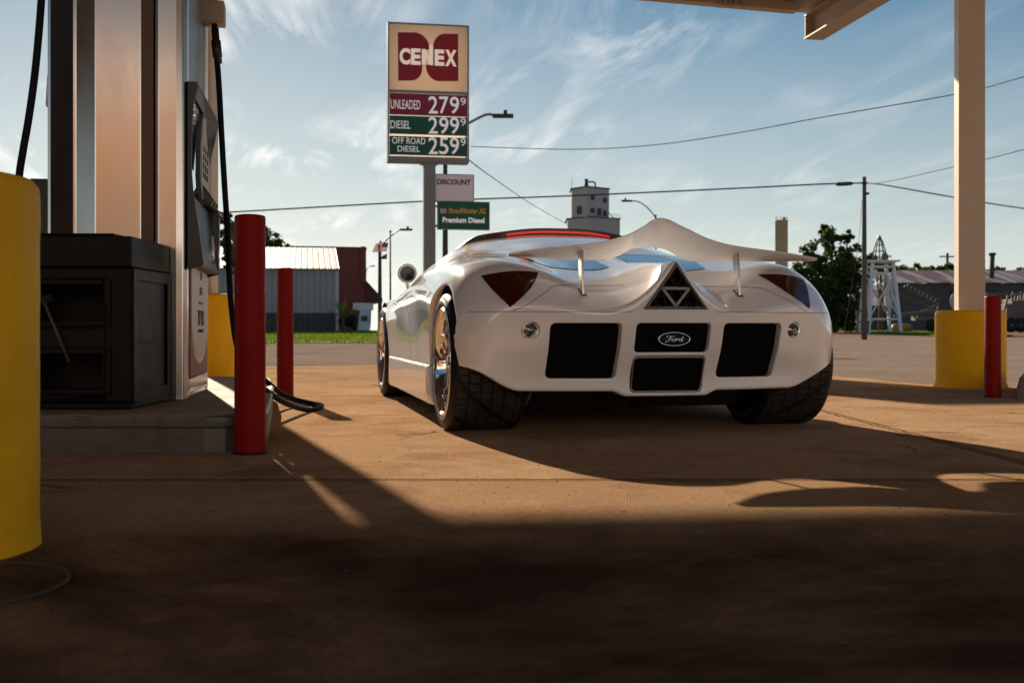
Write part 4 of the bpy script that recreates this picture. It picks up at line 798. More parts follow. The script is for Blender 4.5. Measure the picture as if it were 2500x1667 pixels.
t_ = fit_text('RoadMaster XL', a + .21, b - .05, c + .31, c + .42, .076, offset=.045, shear=.25); obj('lettering', t_, mat('sign_gold', (.55, .32, .05), .4), d_)
t_ = fit_text('Premium Diesel', a + .09, b - .09, c + .12, c + .23, .076, offset=.035); obj('lettering', t_, white, d_)
m = MB().box(a + .04, a + .17, .07, .078, c + .31, c + .40); m.box(a + .10, a + .17, .066, .07, c + .35, c + .365); obj('small_logo', m, mat('logo_pink', (.5, .36, .36), .4), d_)
m = MB(); 
for z_ in (yy(432), yy(478), yy(500), yy(548)): m.box(pX + .118, xx(1068), .1, .14, z_ - .02, z_ + .02)
obj('board_brackets', m, M['darkmetal'], sign)
# ---- street lamps ----
def lamp(px, pyTop, pyBase, Y, arm, label, r=.07, name='street_lamp'):
    b = P(px, 806, Y); zb = gz(b.x, Y); zt = P(px, pyTop, Y).z; t = thing(name, label, 'street lamp', (b.x, Y, zb), 0, 'street lamps'); L = lambda p: Vector(p) - Vector((b.x, Y, zb))
    m = MB().tube([(0, 0, -.1), (0, 0, zt - zb)], [r, r * .6], 12); obj('lamp_pole', m, M['darkmetal'], t)
    pts = [L(P(x, y, Y)) for x, y in arm]; m = MB().tube(smooth(pts), r * .42, 8); obj('arm', m, M['galv'], t)
    e = pts[-1]; d = (pts[-1] - pts[-2]).normalized(); m = MB().box(-.34, .34, -.13, .13, -.05, .06); m.box(.02, .14, -.05, .05, .06, .20); s_ = 1 if d.x > 0 else -1; m.v = [(e.x + v[0] * s_, e.y + v[1], e.z + v[2]) for v in m.v]; obj('lamp_head', m, M['darkmetal'], t, bevel=.03); return t
lamp(1087, 330, 810, 36, [(1087, 345), (1115, 318), (1150, 298), (1185, 281), (1205, 281), (1228, 284)], 'street lamp reaching out beside the price sign', .11)
lamp(1601, 524, 810, 70, [(1601, 532), (1588, 515), (1572, 500), (1556, 492), (1542, 491), (1530, 491)], 'street lamp whose arm curves left just above the wing tip', .09)
lamp(929, 588, 810, 62, [(930, 600), (940, 590), (960, 572), (975, 562), (985, 561), (992, 561)], 'street lamp beside the flags, arm pointing right', .09)
lamp(893, 660, 810, 150, [(893, 668), (897, 655), (903, 651), (910, 650)], 'tiny distant street lamp left of the flags', .12)
# ---- utility pole and cables ----
pb = P(2110, 806, 48); zb = gz(pb.x, 48); up_ = thing('utility_pole', 'brown wooden utility pole in front of the big tree', 'utility pole', (pb.x, 48, zb))
m = MB().tube([(0, 0, -.2), (0, 0, P(0, 432, 48).z - zb)], [.125, .085], 14); obj('pole', m, M['wood'], up_)
m = MB(); h_ = P(0, 448, 48).z - zb; m.box(-.14, .14, -.1, -.06, h_ - .05, h_ + .05); m.box(-.03, .18, -.12, -.02, h_ - .5, h_ - .4); obj('pole_hardware', m, M['darkmetal'], up_)
def cable(pts, r, label, group='overhead cables'):
    p = [P(*q_) for q_ in pts]; m = MB().tube(smooth([tuple(v) for v in p], 6), r, 6); o = obj('cable', m, M['darkmetal']); return tag(o, label, 'cable', group)
k1 = cable([(-400, 560, 52), (250, 535, 50), (565, 518, 49), (1030, 492, 48), (1400, 478, 48), (1800, 460, 48), (2000, 450, 48), (2108, 447, 48)], .032, 'thick black cable running from the left to the utility pole')
k1c = MB().tube([P(2040, 449.5, 47.95), P(2046, 450, 47.95), (P(2076, 448.5, 47.95)), P(2083, 448, 47.95)], [.04, .09, .09, .04], 10); o = obj('splice_case', k1c, M['darkmetal'], k1)
cable([(2112, 447, 48), (2160, 452, 46), (2335, 483, 42), (2500, 509, 38), (2900, 560, 30)], .03, 'black cable dropping right from the utility pole')
cable([(2112, 450, 48), (2170, 443, 44), (2335, 406, 36), (2500, 365, 30), (2900, 250, 22)], .016, 'thin cable rising right from the utility pole')
cable([(1150, 358, 40), (1400, 365, 40), (1600, 354, 38), (1800, 325, 35), (2000, 288, 32), (2335, 230, 28), (2500, 188, 25), (2900, 80, 20)], .014, 'thinnest high cable sweeping up to the right behind the post')
cable([(1146, 392, 36), (1200, 432, 50), (1300, 500, 70), (1386, 548, 90)], .02, 'faint cable slanting down from the sign to the grain elevator')
cable([(2104, 490, 48), (2095, 600, 48), (2060, 815, 50)], .008, 'guy wire slanting down from the utility pole')
# ---- flags ----
for (px, top, lab) in ((953, 566, 'right flagpole without a flag, beside the car mirror'), (925, 600, 'flagpole carrying two flags left of the car mirror')):
    b = P(px, 806, 58); zb = gz(b.x, 58); t = thing('flagpole', lab, 'flagpole', (b.x, 58, zb), 0, 'flagpoles'); m = MB().tube([(0, 0, -.1), (0, 0, P(0, top, 58).z - zb)], [.06, .035], 10); obj('pole', m, M['darkmetal'], t)
    m = MB().lathe([(0, .1), (.06, .04), (.06, -.02), (0, -.06)], 12, 'Z', (0, 0, P(0, top, 58).z - zb)); obj('finial', m, M['darkmetal'], t)
def flag(name, corners, label, kind):
    a, b, c, d = [P(x, y, 57.9) for x, y in corners]     # hoist top, fly top, fly bottom, hoist bottom
    m1 = MB(); n = 14
    def pt(u, v, off=0): p = a.lerp(b, u).lerp(d.lerp(c, u), v); return p + Vector((0, .10 * math.sin(u * 9 + v * 3) + off, 0))
    reds = MB(); whites = MB(); canton = MB()
    for j in range(13):
        for i in range(n):
            u0, u1, v0, v1 = i / n, (i + 1) / n, j / 13, (j + 1) / 13; tgt = canton if (kind == 'us' and u0 < .4 and j < 7) else (reds if (j % 2 == 0 or kind != 'us') else whites)
            tgt.add([pt(u0, v0), pt(u1, v0), pt(u1, v1), pt(u0, v1)], [(0, 1, 2, 3)])
    o = obj(name, reds, lit('flag_red' if kind == 'us' else 'flag_dark', (.30, .03, .03) if kind == 'us' else (.03, .035, .03), .4, .8), recalc=False)
    if kind == 'us': obj('white_stripes', whites, lit('flag_white', (.6, .5, .48), .4, .8), o, recalc=False); obj('canton', canton, lit('flag_blue', (.03, .04, .10), .4, .8), o, recalc=False)
    return tag(o, label, 'flag')
flag('flag', [(948, 592), (918, 594), (909, 616), (944, 614)], 'red and white striped flag with dark blue corner', 'us'); flag('flag', [(945, 618), (928, 629), (924, 632), (944, 633)], 'small dark flag flying below the striped one', 'dark')
# ---- metal shed ----
def ribbed(col, name, scale=14):
    def ex(t, b, vec):
        sx = N(t, 'ShaderNodeSeparateXYZ'); t.links.new(vec, sx.inputs[0]); f = math_(t, 'PINGPONG', sx.outputs[0], .16); r_ = ramp(t, f, [(.0, .0), (.035, 1.)]); bb = N(t, 'ShaderNodeBump'); bb.inputs['Distance'].default_value = .03; t.links.new(r_, bb.inputs['Height']); t.links.new(bb.outputs[0], b.inputs['Normal'])
    return mat(name, col, .5, .0, noise=(.8, .3, tuple(c * .75 for c in col), .5, .7), extra=ex)
SHY = 60; sc_ = FPX / SHY
b0_ = P(826, 809, SHY); zb = gz(b0_.x, SHY); shed = thing('metal_shed', 'long grey metal shed with pale ribbed roof and dark skirt', 'building', (b0_.x, SHY, zb), R(10.5)); ez = P(0, 658, SHY).z - zb; rz_ = P(0, 611, SHY + 8).z - zb
M['shedw'] = ribbed((.30, .30, .31), 'grey_ribbed_wall'); M['shedd'] = ribbed((.035, .037, .045), 'dark_ribbed_wall'); M['shedr'] = ribbed((.27, .205, .16), 'pale_ribbed_roof')
m = MB().box(-9.5, -.12, 0, 16, .0, 1.0); obj('wainscot', m, M['shedd'], shed); m = MB().box(-9.5, -.12, .005, 16, 1.0, ez); obj('wall', m, M['shedw'], shed)
m = MB().prism([(0, ez), (16, ez), (8, rz_)], -.12, -9.5); m.v = [(v[1], v[0], v[2]) for v in m.v]; obj('gable', m, M['shedw'], shed)
m = MB()
for (y0, y1) in ((-.25, 8.02), (16.25, 7.98)):
    za = ez - .03 if True else 0; m.add([(-9.6, y0, ez - .06), (.05, y0, ez - .06), (.05, y1, rz_ + .04), (-9.6, y1, rz_ + .04), (-9.6, y0, ez + .03), (.05, y0, ez + .03), (.05, y1, rz_ + .13), (-9.6, y1, rz_ + .13)], [(0, 3, 2, 1), (4, 5, 6, 7), (0, 1, 5, 4), (1, 2, 6, 5), (2, 3, 7, 6), (3, 0, 4, 7)])
for k in range(30): x = -9.5 + k * .325; m.bar((x, -.25, ez + .045), (x, 8.0, rz_ + .145), .04, .03)
obj('roof', m, M['shedr'], shed)
m = MB().box(-.14, .02, -.03, .1, 0, ez - .06); obj('corner_trim', m, mat('pale_trim', (.5, .47, .45), .5), shed)
# ---- brick building ----
M['brick'] = mat('dark_red_brick', (.19, .048, .035), .85, noise=(3, .6, (.13, .035, .028), .45, .65), bump=(40, .3, .01)); BY = 85
bb_ = P(893, 806, BY); zb = gz(bb_.x, BY); br = thing('brick_building', 'dark red brick building with capped parapet behind the shed', 'building', (bb_.x, BY, zb), R(13)); hz2 = P(0, 606, BY).z - zb; kk = BY / FPX
m = MB().box(-9, -.35, 0, 14, 0, hz2); m.box(-.35, -.02, .03, 14, 0, P(0, 682, BY).z - zb); obj('wall', m, M['brick'], br); m = MB()
m.box(-.42, .02, -.15, .5, P(0, 690, BY).z - zb, hz2 + .12); m.box(-.45, .06, -.2, .55, P(0, 612, BY).z - zb, hz2 + .02); m.box(-.55, .08, -.25, .6, P(0, 645, BY).z - zb, P(0, 612, BY).z - zb) if False else None; obj('corner_pilaster', m, M['brick'], br, bevel=.06)
m = MB().box(-9.1, -.45, -.06, .3, hz2, hz2 + .08); obj('coping', m, M['darkmetal'], br)
m = MB(); zt = P(0, 684, BY).z - zb; zl = P(0, 728, BY).z - zb; zl2 = P(0, 738, BY).z - zb
m.add([(0, -.1, zt), (1.28, -.1, zl), (1.28, -.1, zl2), (0, -.1, zl2), (0, 9, zt), (1.28, 9, zl), (1.28, 9, zl2), (0, 9, zl2)], [(0, 1, 2, 3), (7, 6, 5, 4), (0, 4, 5, 1), (1, 5, 6, 2), (2, 6, 7, 3), (3, 7, 4, 0)]); obj('side_awning', m, mat('awning_dark_red', (.07, .02, .02), .7), br)
m = MB().box(-1.0, .55, -.3, 4, 1.6, 2.15); obj('white_canopy', m, mat('white_awning', (.7, .68, .62), .6), br)
# sandwich board and planting
sb_ = P(889, 806, 56); zb = gz(sb_.x, 56); sg = thing('sandwich_board', 'small white folding board with green square on the grass', 'sign', (sb_.x, 56, zb)); hh = P(0, 756, 56).z - zb
m = MB(); m.add([(-.30, -.25, .12), (.26, -.25, .12), (.34, .0, hh), (-.22, .0, hh), (-.30, -.22, .12), (.26, -.22, .12), (.34, .03, hh), (-.22, .03, hh)], [(0, 1, 2, 3), (7, 6, 5, 4), (0, 4, 5, 1), (1, 5, 6, 2), (2, 6, 7, 3), (3, 7, 4, 0)]); obj('panel', m, mat('board_pale_blue', (.42, .50, .56), .5), sg)
for x in (-.3, .26): obj('leg', MB().bar((x, -.27, 0), (x + .08, .02, hh + .02), .035), M['galv'], sg); obj('leg', MB().bar((x, .30, 0), (x + .08, .04, hh + .02), .035), M['galv'], sg)
m = MB().box(-.13, .19, -.17, -.14, .58, .85); obj('green_square', m, green, sg)
# ---- vegetation ----
def leafmat(name, a, b_, c_):
    def ex(t, b, vec):
        g = N(t, 'ShaderNodeNewGeometry'); n = N(t, 'ShaderNodeTexNoise'); n.inputs['Scale'].default_value = 1.1; t.links.new(vec, n.inputs[0]); f = math_(t, 'ADD', math_(t, 'MULTIPLY', g.outputs['Random Per Island'], .5), math_(t, 'MULTIPLY', n.outputs[0], .5)); cr = ramp(t, f, [(.25, a), (.55, b_), (.8, c_)]); t.links.new(cr, b.inputs['Base Color'])
        o_ = [n for n in t.nodes if n.type == 'OUTPUT_MATERIAL'][0]; ms = N(t, 'ShaderNodeMixShader'); ms.inputs[0].default_value = .45; tl = N(t, 'ShaderNodeBsdfTranslucent'); t.links.new(cr, tl.inputs[0]); t.links.new(b.outputs[0], ms.inputs[1]); t.links.new(tl.outputs[0], ms.inputs[2]); t.links.new(ms.outputs[0], o_.inputs[0])
    return mat(name, a, .7, extra=ex)
M['leafA'] = leafmat('dark_leaves', (.02, .038, .008), (.045, .08, .014), (.11, .15, .025)); M['leafB'] = leafmat('olive_leaves', (.04, .07, .01), (.08, .12, .02), (.16, .20, .035)); M['bark'] = mat('bark', (.09, .065, .045), .9, bump=(9, .6, .03))
def crown(blobs, n, ls, seed):
    r_ = np.random.default_rng(seed); m = MB(); vol = np.array([b[3] * b[4] * b[5] for b in blobs]); vol = vol / vol.sum(); V_ = []; F_ = []
    # sub-clumps inside every blob give light and dark masses with gaps
    cl_ = []
    for b, w in zip(blobs, vol):
        for k in range(max(6, int(n / 70 * w))):
            d = r_.normal(size=3); d /= np.linalg.norm(d); q_ = r_.uniform(.3, 1.08); cl_.append((b[0] + d[0] * b[3] * q_, b[1] + d[1] * b[4] * q_, b[2] + d[2] * b[5] * q_, min(b[3], b[5]) * r_.uniform(.10, .30)))
    for k in range(n):
        c = cl_[r_.integers(len(cl_))]; d = r_.normal(size=3) * (.62, .62, .5); p = np.array(c[:3]) + d * c[3]; a = r_.normal(size=3); a /= np.linalg.norm(a); b = np.cross(a, r_.normal(size=3)); b /= np.linalg.norm(b); s_ = ls * r_.uniform(.5, 1.2)
        i = len(V_); V_ += [p - a * s_, p + b * s_ * .6, p + a * s_, p - b * s_ * .6]; F_.append((i, i + 1, i + 2, i + 3))
    m.v = V_; m.f = F_; m.sm = [False] * len(F_); return m
def tree(px, Y, blobs_px, n, ls, lm, label, seed=1, trunk=.25, name='tree', group=None, cat='tree'):
    b = P(px, 806, Y); zb = gz(b.x, Y); t = thing(name, label, cat, (b.x, Y, zb), 0, group); bl = []; k = Y / FPX
    for (x, y, rx, ry) in blobs_px: p = P(x, y, Y); bl.append((p.x - b.x, 0, p.z - zb, rx * k, rx * k * .9, ry * k))
    obj('crown', crown(bl, n, ls, seed), lm, t, recalc=False); m = MB(); top = sum(q_[2] for q_ in bl) / len(bl); m.tube([(0, 0, -.2), (.05, 0, top * .4), (0, .05, top * .9)], [trunk, trunk * .75, trunk * .3], 10)
    for q_ in bl: m.tube([(.03, 0, top * .35), ((q_[0]) * .5, q_[1] + .2, top * .55 + q_[2] * .1), (q_[0], q_[1], q_[2])], [trunk * .5, trunk * .3, trunk * .08], 7)
    obj('trunk', m, M['bark'], t); return t
tree(2030, 75, [(1985, 640, 40, 60), (2030, 600, 40, 50), (2075, 610, 30, 60), (2050, 680, 65, 70), (1970, 700, 50, 70), (2095, 700, 35, 80), (2030, 740, 70, 60), (2012, 560, 14, 16), (2072, 575, 12, 22), (1950, 660, 22, 22), (2000, 770, 60, 40), (2070, 775, 60, 40)], 24000, .15, M['leafA'], 'large dark bushy tree between the wing and the utility pole', 3, .4)
tree(2150, 92, [(2140, 640, 28, 28), (2170, 655, 18, 22)], 2500, .2, M['leafA'], 'smaller dark tree showing behind the white derrick', 5)
tree(640, 78, [(620, 590, 40, 40), (655, 600, 38, 30), (690, 615, 25, 18), (600, 570, 30, 28), (610, 620, 50, 40)], 12000, .16, M['leafB'], 'sunlit green tree rising behind the metal shed', 8)
tree(90, 40, [(95, 500, 28, 40), (80, 540, 60, 60), (110, 470, 14, 26), (60, 480, 30, 30), (90, 640, 50, 60)], 4500, .13, M['leafA'], 'dark tree glimpsed between the yellow guard and the pump', 11, .15)
tree(560, 44, [(548, 570, 22, 50), (556, 620, 26, 40), (552, 540, 12, 20)], 2600, .10, M['leafB'], 'leafy shrub tree glimpsed behind the pump nozzle', 13, .08)
tree(850, 59, [(850, 785, 22, 20), (838, 780, 12, 18)], 2600, .10, M['leafA'], 'dark round bush at the end of the shed', 15, .05, 'bush', None, 'bush')
yb = P(838, 806, 57.5); zb = gz(yb.x, 57.5); yu = thing('yucca', 'yellow green spiky plant at the shed corner', 'plant', (yb.x, 57.5, zb)); m = MB()
for k in range(26):
    a = rng.uniform(0, 6.28); e = rng.uniform(.3, 1.3); L_2 = rng.uniform(.5, 1.2); d = Vector((math.cos(a) * math.cos(e), math.sin(a) * math.cos(e), math.sin(e))); s_ = Vector((-d.y, d.x, 0)).normalized() * .05; b_ = Vector((0, 0, .75)); m.add([b_ - s_, b_ + s_, b_ + d * L_2 * .6 + s_ * .8 + Vector((0, 0, .05)), b_ + d * L_2, b_ + d * L_2 * .6 - s_ * .8 + Vector((0, 0, .05))], [(0, 1, 2, 3, 4)])
obj('leaves', m, leafmat('yucca_leaves', (.12, .18, .02), (.2, .28, .03), (.3, .34, .05)), yu, recalc=False); obj('stem', MB().tube([(0, 0, -.1), (0, 0, .8)], .08, 8), M['bark'], yu)
M['blade'] = leafmat('grass_blades', (.08, .13, .012), (.14, .21, .018), (.2, .26, .03))
blades('grass', [(-13.4, -4.6, 37.5, 62)], 18000, .04, .09, M['blade'], .05); blades('verge_grass', [(23.6, 28.2, 62, 79)], 3500, .05, .12, M['blade'], .07)
# distant tree line
tl = [(2185, 40), (2215, 34), (2250, 30), (2285, 40), (2320, 30), (2360, 26), (2400, 30), (2440, 24), (2480, 34), (2520, 34), (2570, 40)]
for i, (x, r_) in enumerate(tl):
    yc = 655 if x > 2100 else 770; tree(x, 170 + (i % 3) * 12, [(x, yc + 6, r_ * .8, 14), (x + 12, yc + 22, r_, 20), (x - 14, yc + 30, r_ * .8, 30)] if x > 2100 else [(x, yc, r_, 22), (x + 10, yc + 15, r_, 20)], 700, .6, M['leafB'], ('%s low tree on the skyline %s' % (('broad', 'rounded', 'small')[i % 3], {2185: 'just right of the timber derrick', 2215: 'second right of the timber derrick', 2250: 'midway between derrick and distant crossarm pole', 2285: 'directly left of the distant crossarm pole', 2320: 'behind the distant crossarm pole', 2360: 'hidden behind the right canopy post', 2400: 'just right of the right canopy post', 2440: 'behind the stove pipe', 2480: 'right of the stove pipe', 2520: 'at the right picture edge above the long roof', 2570: 'past the right picture edge above the long roof'}[x]) if x > 2100 else 'distant low tree on the horizon, hidden behind nearer things'), 30 + i, .3, 'distant_tree', ('trees behind the long roof' if x > 2100 else 'low trees on the left horizon'))
# ---- grain elevator ----
EY = 300; M['conc'] = mat('pale_concrete_tower', (.34, .34, .34), .8, noise=(.12, .5, (.27, .27, .27), .4, .7)); eb = P(1452, 806, EY); zb = gz(eb.x, EY); ge = thing('grain_elevator', 'pale concrete grain elevator with stepped headhouse and dark windows', 'grain elevator', (eb.x, EY, zb)); Z = lambda y: P(0, y, EY).z - zb; Xe = lambda x: (x - 1250) * EY / FPX - eb.x
def tower(pl, z0_, ztop, name, dep=14):       # pl: px corners (left, ridge, right) -> the corner points towards the viewer
    a, r_, c = [Xe(x) for x in pl]; m = MB().zprism([(a, 5), (r_, 0), (c, 5), (c, dep), (a, dep)], z0_, ztop); return obj(name, m, M['conc'], ge)
tower((1388, 1440, 1518), 0, Z(530), 'silo_block', 16); o = tower((1398, 1433, 1491), Z(530), Z(457), 'headhouse', 12)
m = MB(); a, r_, c = Xe(1395), Xe(1433), Xe(1493); m.zprism([(a, 4.8), (r_, -.3), (c, 4.8), (c, 12.2), (a, 12.2)], Z(457), Z(454)); a, r_, c = Xe(1385), Xe(1440), Xe(1520); m.zprism([(a, 4.8), (r_, -.3), (c, 4.8), (c, 16), (a, 16)], Z(531), Z(528.5)); obj('roof_edge', m, M['darkmetal'], ge)
for (x0, x1, y0, y1) in ((1410, 1421, 501, 521), (1443, 1453, 474, 487), (1475, 1485, 479, 491), (1442, 1453, 507, 519), (1460, 1470, 506, 524), (1475, 1485, 511, 524)):
    xa, xb = Xe(x0), Xe(x1); f = lambda x: (5 * (Xe(1433) - x) / (Xe(1433) - Xe(1398)) if x < Xe(1433) else 5 * (x - Xe(1433)) / (Xe(1491) - Xe(1433))); m = MB(); ya, yb_ = f(xa) - .12, f(xb) - .12
    m.add([(xa, ya, Z(y1)), (xb, yb_, Z(y1)), (xb, yb_, Z(y0)), (xa, ya, Z(y0)), (xa, ya + .1, Z(y1)), (xb, yb_ + .1, Z(y1)), (xb, yb_ + .1, Z(y0)), (xa, ya + .1, Z(y0))], [(0, 1, 2, 3), (7, 6, 5, 4), (0, 4, 5, 1), (1, 5, 6, 2), (2, 6, 7, 3), (3, 7, 4, 0)]); obj('window', m, M['darkmetal'], ge)
m = MB().lathe([(.5, 0), (.55, .8), (.45, 1.0), (.35, 1.6), (.55, 1.9), (.5, 2.2), (0, 2.2)], 12, 'Z', (Xe(1433), 2.5, Z(454))); m.v = [(v[0], v[1], v[2]) for v in m.v]; obj('cyclone_vent', m, M['darkmetal'], ge)
m = MB().tube(smooth([(Xe(1435), 2.5, Z(442)), (Xe(1446), 3, Z(440.5)), (Xe(1453), 3.5, Z(441)), (Xe(1456), 4, Z(446)), (Xe(1456), 4.2, Z(456))]), .22, 8); obj('vent_pipe', m, M['darkmetal'], ge)
m = MB()
for x in (1496, 1502, 1508, 1514, 1518): m.bar((Xe(x), 5.2, Z(529)), (Xe(x), 5.2, Z(519)), .08)
m.bar((Xe(1495), 5.2, Z(519)), (Xe(1518), 5.2, Z(519)), .08); m.bar((Xe(1491), 5.1, Z(515)), (Xe(1503), 5.1, Z(529)), .2); obj('railing', m, M['galv'], ge); obj('antenna', MB().tube([(Xe(1398), 6, Z(455)), (Xe(1399), 6, Z(422))], .06, 6), M['galv'], ge)
# tan silo
TY = 260; tb = P(1908, 806, TY); zb = gz(tb.x, TY); ts = thing('concrete_silo', 'slim tan concrete silo behind the wing tip', 'silo', (tb.x, TY, zb)); hT = P(0, 541, TY).z - zb
m = MB().lathe([(1.46, 0), (1.46, hT), (1.52, hT), (1.52, hT + .3), (0, hT + .4)], 40, 'Z'); obj('shaft', m, mat('tan_concrete', (.42, .36, .25), .8), ts); m = MB()
for k in range(9): a = k * .7; m.bar((1.3 * math.cos(a), 1.3 * math.sin(a), hT + .3), (1.3 * math.cos(a), 1.3 * math.sin(a), hT + 1.2), .07)
m.box(.2, .9, -.3, .3, hT + .3, hT + 1.0); obj('roof_railing', m, M['galv'], ts)
# ---- white timber derrick ----
DY = 72; db = P(2147, 806, DY); zb = gz(db.x, DY) ; dk = DY / FPX; M['wtim'] = mat('white_timber', (.72, .72, .74), .7, noise=(2, .4, (.55, .55, .57), .4, .7)); der = thing('timber_derrick', 'white timber derrick tower with platform and tapering cage top', 'tower', (db.x, DY, zb)); Zd = lambda y: P(0, y, DY).z - zb; hw = lambda y: np.interp(y, [640, 655, 812], [.62, .68, 1.05])
zs = [812, 780, 708, 665]; m = MB(); cr_ = [(-1, -1), (1, -1), (1, 1), (-1, 1)]
legs = []
for (a, b) in cr_: obj('leg', MB().bar((a * hw(812), b * hw(812), Zd(809) - .2), (a * hw(650), b * hw(650), Zd(640)), .19), M['wtim'], der)
m = MB()
for y in (779, 668, 652):
    for i in range(4): a, b = cr_[i], cr_[(i + 1) % 4]; m.bar((a[0] * hw(y), a[1] * hw(y), Zd(y)), (b[0] * hw(y), b[1] * hw(y), Zd(y)), .12)
for i in range(4):
    a, b = cr_[i], cr_[(i + 1) % 4]
    for (s, e) in ((a, b), (b, a)): m.bar((s[0] * hw(776), s[1] * hw(776), Zd(776)), (e[0] * hw(670), e[1] * hw(670), Zd(670)), .15, .06)
obj('bracing', m, M['wtim'], der); m = MB().box(-1.02, 1.02, -1.02, 1.02, Zd(641), Zd(637)); obj('platform', m, M['wtim'], der)
m = MB(); 
for k in range(10):
    a = 2 * math.pi * k / 10; m.tube([(.48 * math.cos(a), .48 * math.sin(a), Zd(637)), (.42 * math.cos(a), .42 * math.sin(a), Zd(618)), (.22 * math.cos(a), .22 * math.sin(a), Zd(592)), (.05 * math.cos(a), .05 * math.sin(a), Zd(579))], .04, 5)
for (r_, y) in ((.45, 628), (.38, 613), (.27, 598)): m.tube([(r_ * math.cos(2 * math.pi * k / 16), r_ * math.sin(2 * math.pi * k / 16), Zd(y)) for k in range(17)], .02, 5)
m.lathe([(0, .12), (.12, 0), (.14, -.1)], 10, 'Z', (0, 0, Zd(578))); obj('cage_top', m, M['galv'], der)
# ---- long low building ----
LY = 105; lb = P(2165, 806, LY); zb = gz(lb.x, LY); lg = thing('long_building', 'long low grey building with rusty streaked metal roof', 'building', (lb.x, LY, zb)); Zl = lambda y, Y=LY: P(0, y, Y).z - zb
def rust(t, b, vec):
    mpn = N(t, 'ShaderNodeMapping'); mpn.inputs['Scale'].default_value = (.9, .06, .3); mpn.inputs['Rotation'].default_value = (0, 0, R(35)); t.links.new(vec, mpn.inputs[0]); n = N(t, 'ShaderNodeTexNoise'); n.inputs['Scale'].default_value = 1.6; n.inputs['Detail'].default_value = 4; t.links.new(mpn.outputs[0], n.inputs[0]); t.links.new(ramp(t, n.outputs[0], [(.42, (.34, .30, .27)), (.52, (.14, .055, .045))]), b.inputs['Base Color'])
m = MB().box(0, 40, 0, 10, 0, Zl(692)); m.box(-9, 0, .6, 10, 0, Zl(745)); obj('wall', m, mat('weathered_grey_boards', (.085, .078, .075), .85, noise=(.8, .5, (.055, .05, .05), .4, .7)), lg)
m = MB().add([(-.5, -.5, Zl(692)), (41, -.5, Zl(692)), (41, 7, Zl(662, LY + 7)), (-.5, 7, Zl(662, LY + 7)), (-.5, -.5, Zl(690)), (41, -.5, Zl(690)), (41, 7, Zl(660, LY + 7)), (-.5, 7, Zl(660, LY + 7))], [(0, 3, 2, 1), (4, 5, 6, 7), (0, 1, 5, 4), (1, 2, 6, 5), (2, 3, 7, 6), (3, 0, 4, 7)]); obj('roof', m, mat('rusty_roof', (.3, .25, .22), .5, extra=rust), lg)
for (x0, x1, y0, y1) in ((2318, 2335, 707, 728), (2408, 2432, 708, 725), (2465, 2480, 708, 725)):
    X0, X1 = [(x - 1250) * LY / FPX - lb.x for x in (x0, x1)]; obj('window', MB().box(X0, X1, -.05, .02, Zl(y1), Zl(y0)), M['darkmetal'], lg)
m = MB().tube([((2443 - 1250) * LY / FPX - lb.x, 2, Zl(690)), ((2445 - 1250) * LY / FPX - lb.x, 2, Zl(622))], .22, 12); m.lathe([(.22, 0), (.34, .12), (.34, .3), (0, .36)], 12, 'Z', ((2445 - 1250) * LY / FPX - lb.x, 2, Zl(622))); obj('stove_pipe', m, M['darkmetal'], lg)
ub = P(2313, 806, 190); zb = gz(ub.x, 190); uu = thing('utility_pole', 'distant utility pole with crossarm above the long roof', 'utility pole', (ub.x, 190, zb)); obj('pole', MB().tube([(0, 0, 0), (0, 0, P(0, 618, 190).z - zb)], .22, 8), M['wood'], uu); obj('crossarm', MB().box(-1.4, 1.4, -.1, .1, P(0, 628, 190).z - zb, P(0, 625, 190).z - zb), M['wood'], uu)
# ---- old yard machinery ----
M['rust'] = mat('rusty_machine_steel', (.16, .13, .11), .75, .2, noise=(2, .7, (.09, .055, .035), .4, .7)); MY = 74
def yard(px): b = P(px, 806, MY); return b, gz(b.x, MY)
b, zb = yard(2250); tr = thing('boom_trailer', 'old wheeled trailer carrying slanted steel booms in the yard', 'machinery', (b.x, MY, zb)); k = MY / FPX; Q = lambda px, py, dy=0: Vector(((px - 2250) * k, dy, (806 - py) * k + CAMH - zb))
m = MB(); m.bar(Q(2195, 770), Q(2300, 757), .14, .2); m.bar(Q(2195, 770, 1), Q(2300, 757, 1), .14, .2); m.box(Q(2240, 0).x, Q(2300, 0).x, .0, 1.2, Q(0, 782).z, Q(0, 772).z); m.bar(Q(2285, 775), Q(2290, 800), .1); obj('chassis', m, M['rust'], tr)
for (x0, y0, x1, y1, d) in ((2216, 695, 2296, 733, 0), (2213, 698, 2290, 742, .4), (2175, 705, 2300, 757, .8)): obj('boom', MB().bar(Q(x0, y0, d), Q(x1, y1, d), .11), M['rust'], tr)
m = MB()
for j in range(8): a = Q(2216, 695).lerp(Q(2296, 733), j / 8); b2 = Q(2213, 698, .4).lerp(Q(2290, 742, .4), (j + .5) / 8); m.bar(a, b2, .04)
m.bar(Q(2230, 770), Q(2290, 742), .06); m.bar(Q(2290, 770), Q(2290, 735), .1); obj('boom_lacing', m, M['rust'], tr)
for x in (2272, 2293):
    m = MB(); c = Q(x, 795); m.lathe([(.14, -.1), (.34, -.12), (.42, -.05), (.42, .1), (.3, .15)], 24, 'Y', (c.x, -.2 + (x > 2280) * 1.4, .44)); m.lathe([(0, -.04), (.2, -.04)], 16, 'Y', (c.x, -.2 + (x > 2280) * 1.4, .44)); obj('wheel', m, M['tread'] if False else M['rubber'], tr)
b, zb = yard(2302); rs = thing('round_sign', 'pale oval sign standing behind the yellow guard', 'sign', (b.x, MY - 2, zb)); 
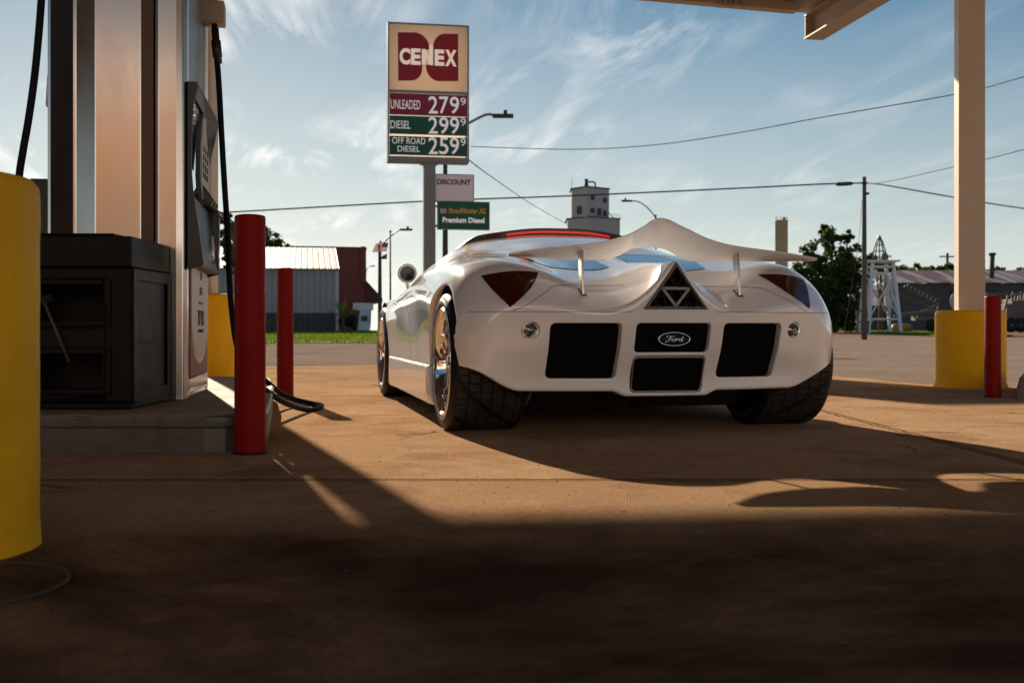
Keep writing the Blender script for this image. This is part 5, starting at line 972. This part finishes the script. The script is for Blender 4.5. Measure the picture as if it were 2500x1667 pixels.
kk = (MY - 2) / FPX; m = MB().lathe([(0, -.04), (.30, -.04), (.33, .0), (.30, .04)], 28, 'Y', ((2302 - 2302) * kk, 0, P(0, 736, MY - 2).z - zb)); m.v = [(v[0], v[1], (v[2] - (P(0, 736, MY - 2).z - zb)) * 1.65 + (P(0, 736, MY - 2).z - zb)) for v in m.v]; m.v = [(v[0] * 1.0, v[1], v[2]) for v in m.v]; obj('disc', m, mat('faded_sign', (.42, .41, .38), .6), rs); obj('sign_post', MB().bar((0, .08, 0), (0, .08, P(0, 720, MY - 2).z - zb), .08), M['galv'], rs)
m = MB().box(-.07, .07, -.06, -.045, P(0, 747, MY - 2).z - zb, P(0, 724, MY - 2).z - zb); obj('faded_panel', m, M['galv'], rs)
b, zb = yard(2470); mc = thing('field_machine', 'cluttered rusty field machine behind the short red bollard', 'machinery', (b.x, MY, zb)); Q = lambda px, py, dy=0: Vector(((px - 2470) * k, dy, (806 - py) * k + CAMH - zb))
m = MB(); m.box(Q(2458, 0).x, Q(2560, 0).x, 0, 2, Q(0, 778).z, Q(0, 742).z); m.box(Q(2475, 0).x, Q(2545, 0).x, .2, 1.8, Q(0, 742).z, Q(0, 730).z); obj('machine_body', m, M['rust'], mc, bevel=.04); m = MB()
m.bar(Q(2408, 717), Q(2462, 718), .12); m.bar(Q(2462, 716), Q(2450, 765), .12); m.bar(Q(2410, 720, 1), Q(2450, 770, 1), .07)
for j in range(7): x = 2470 + j * 7; m.bar(Q(x, 735), Q(x + 3, 712 + (j % 3) * 5), .09)
m.bar(Q(2466, 722), Q(2520, 710), .1); m.bar(Q(2455, 770), Q(2520, 790), .09); obj('machine_frame', m, M['rust'], mc)
for x in (2465, 2488, 2530):
    m = MB(); m.lathe([(.12, -.1), (.38, -.12), (.48, -.05), (.48, .1), (.3, .15)], 24, 'Y', (Q(x, 0).x, -.2, .48)); obj('wheel', m, M['rubber'], mc)
b, zb = yard(2035); fn = thing('yard_bench', 'small weathered bench frame at the foot of the big tree', 'bench', (b.x, MY - 6, zb)); m = MB()
m.box(-.35, .45, -.2, .2, .62, .70); obj('seat', m, M['wood'], fn)
for x in (-.28, .38): obj('leg', MB().bar((x, 0, 0), (x, 0, .65), .08), M['wood'], fn)
obj('back_post', MB().bar((-.28, .1, .6), (-.28, .1, 1.35), .1), M['wood'], fn)
b, zb = yard(2215); yt = thing('yard_tank', 'low yellow machine part lying under the trailer booms', 'machinery', (b.x, MY + 1, zb)); m = MB().lathe([(0, -.7), (.22, -.66), (.28, -.5), (.28, .5), (.22, .66), (0, .7)], 20, 'X', (0, 0, .30)); obj('drum', m, mat('faded_yellow_paint', (.35, .22, .04), .6), yt)
for x in (-.5, .5): obj('leg', MB().box(x - .05, x + .05, -.2, .2, 0, .15), M['rust'], yt)
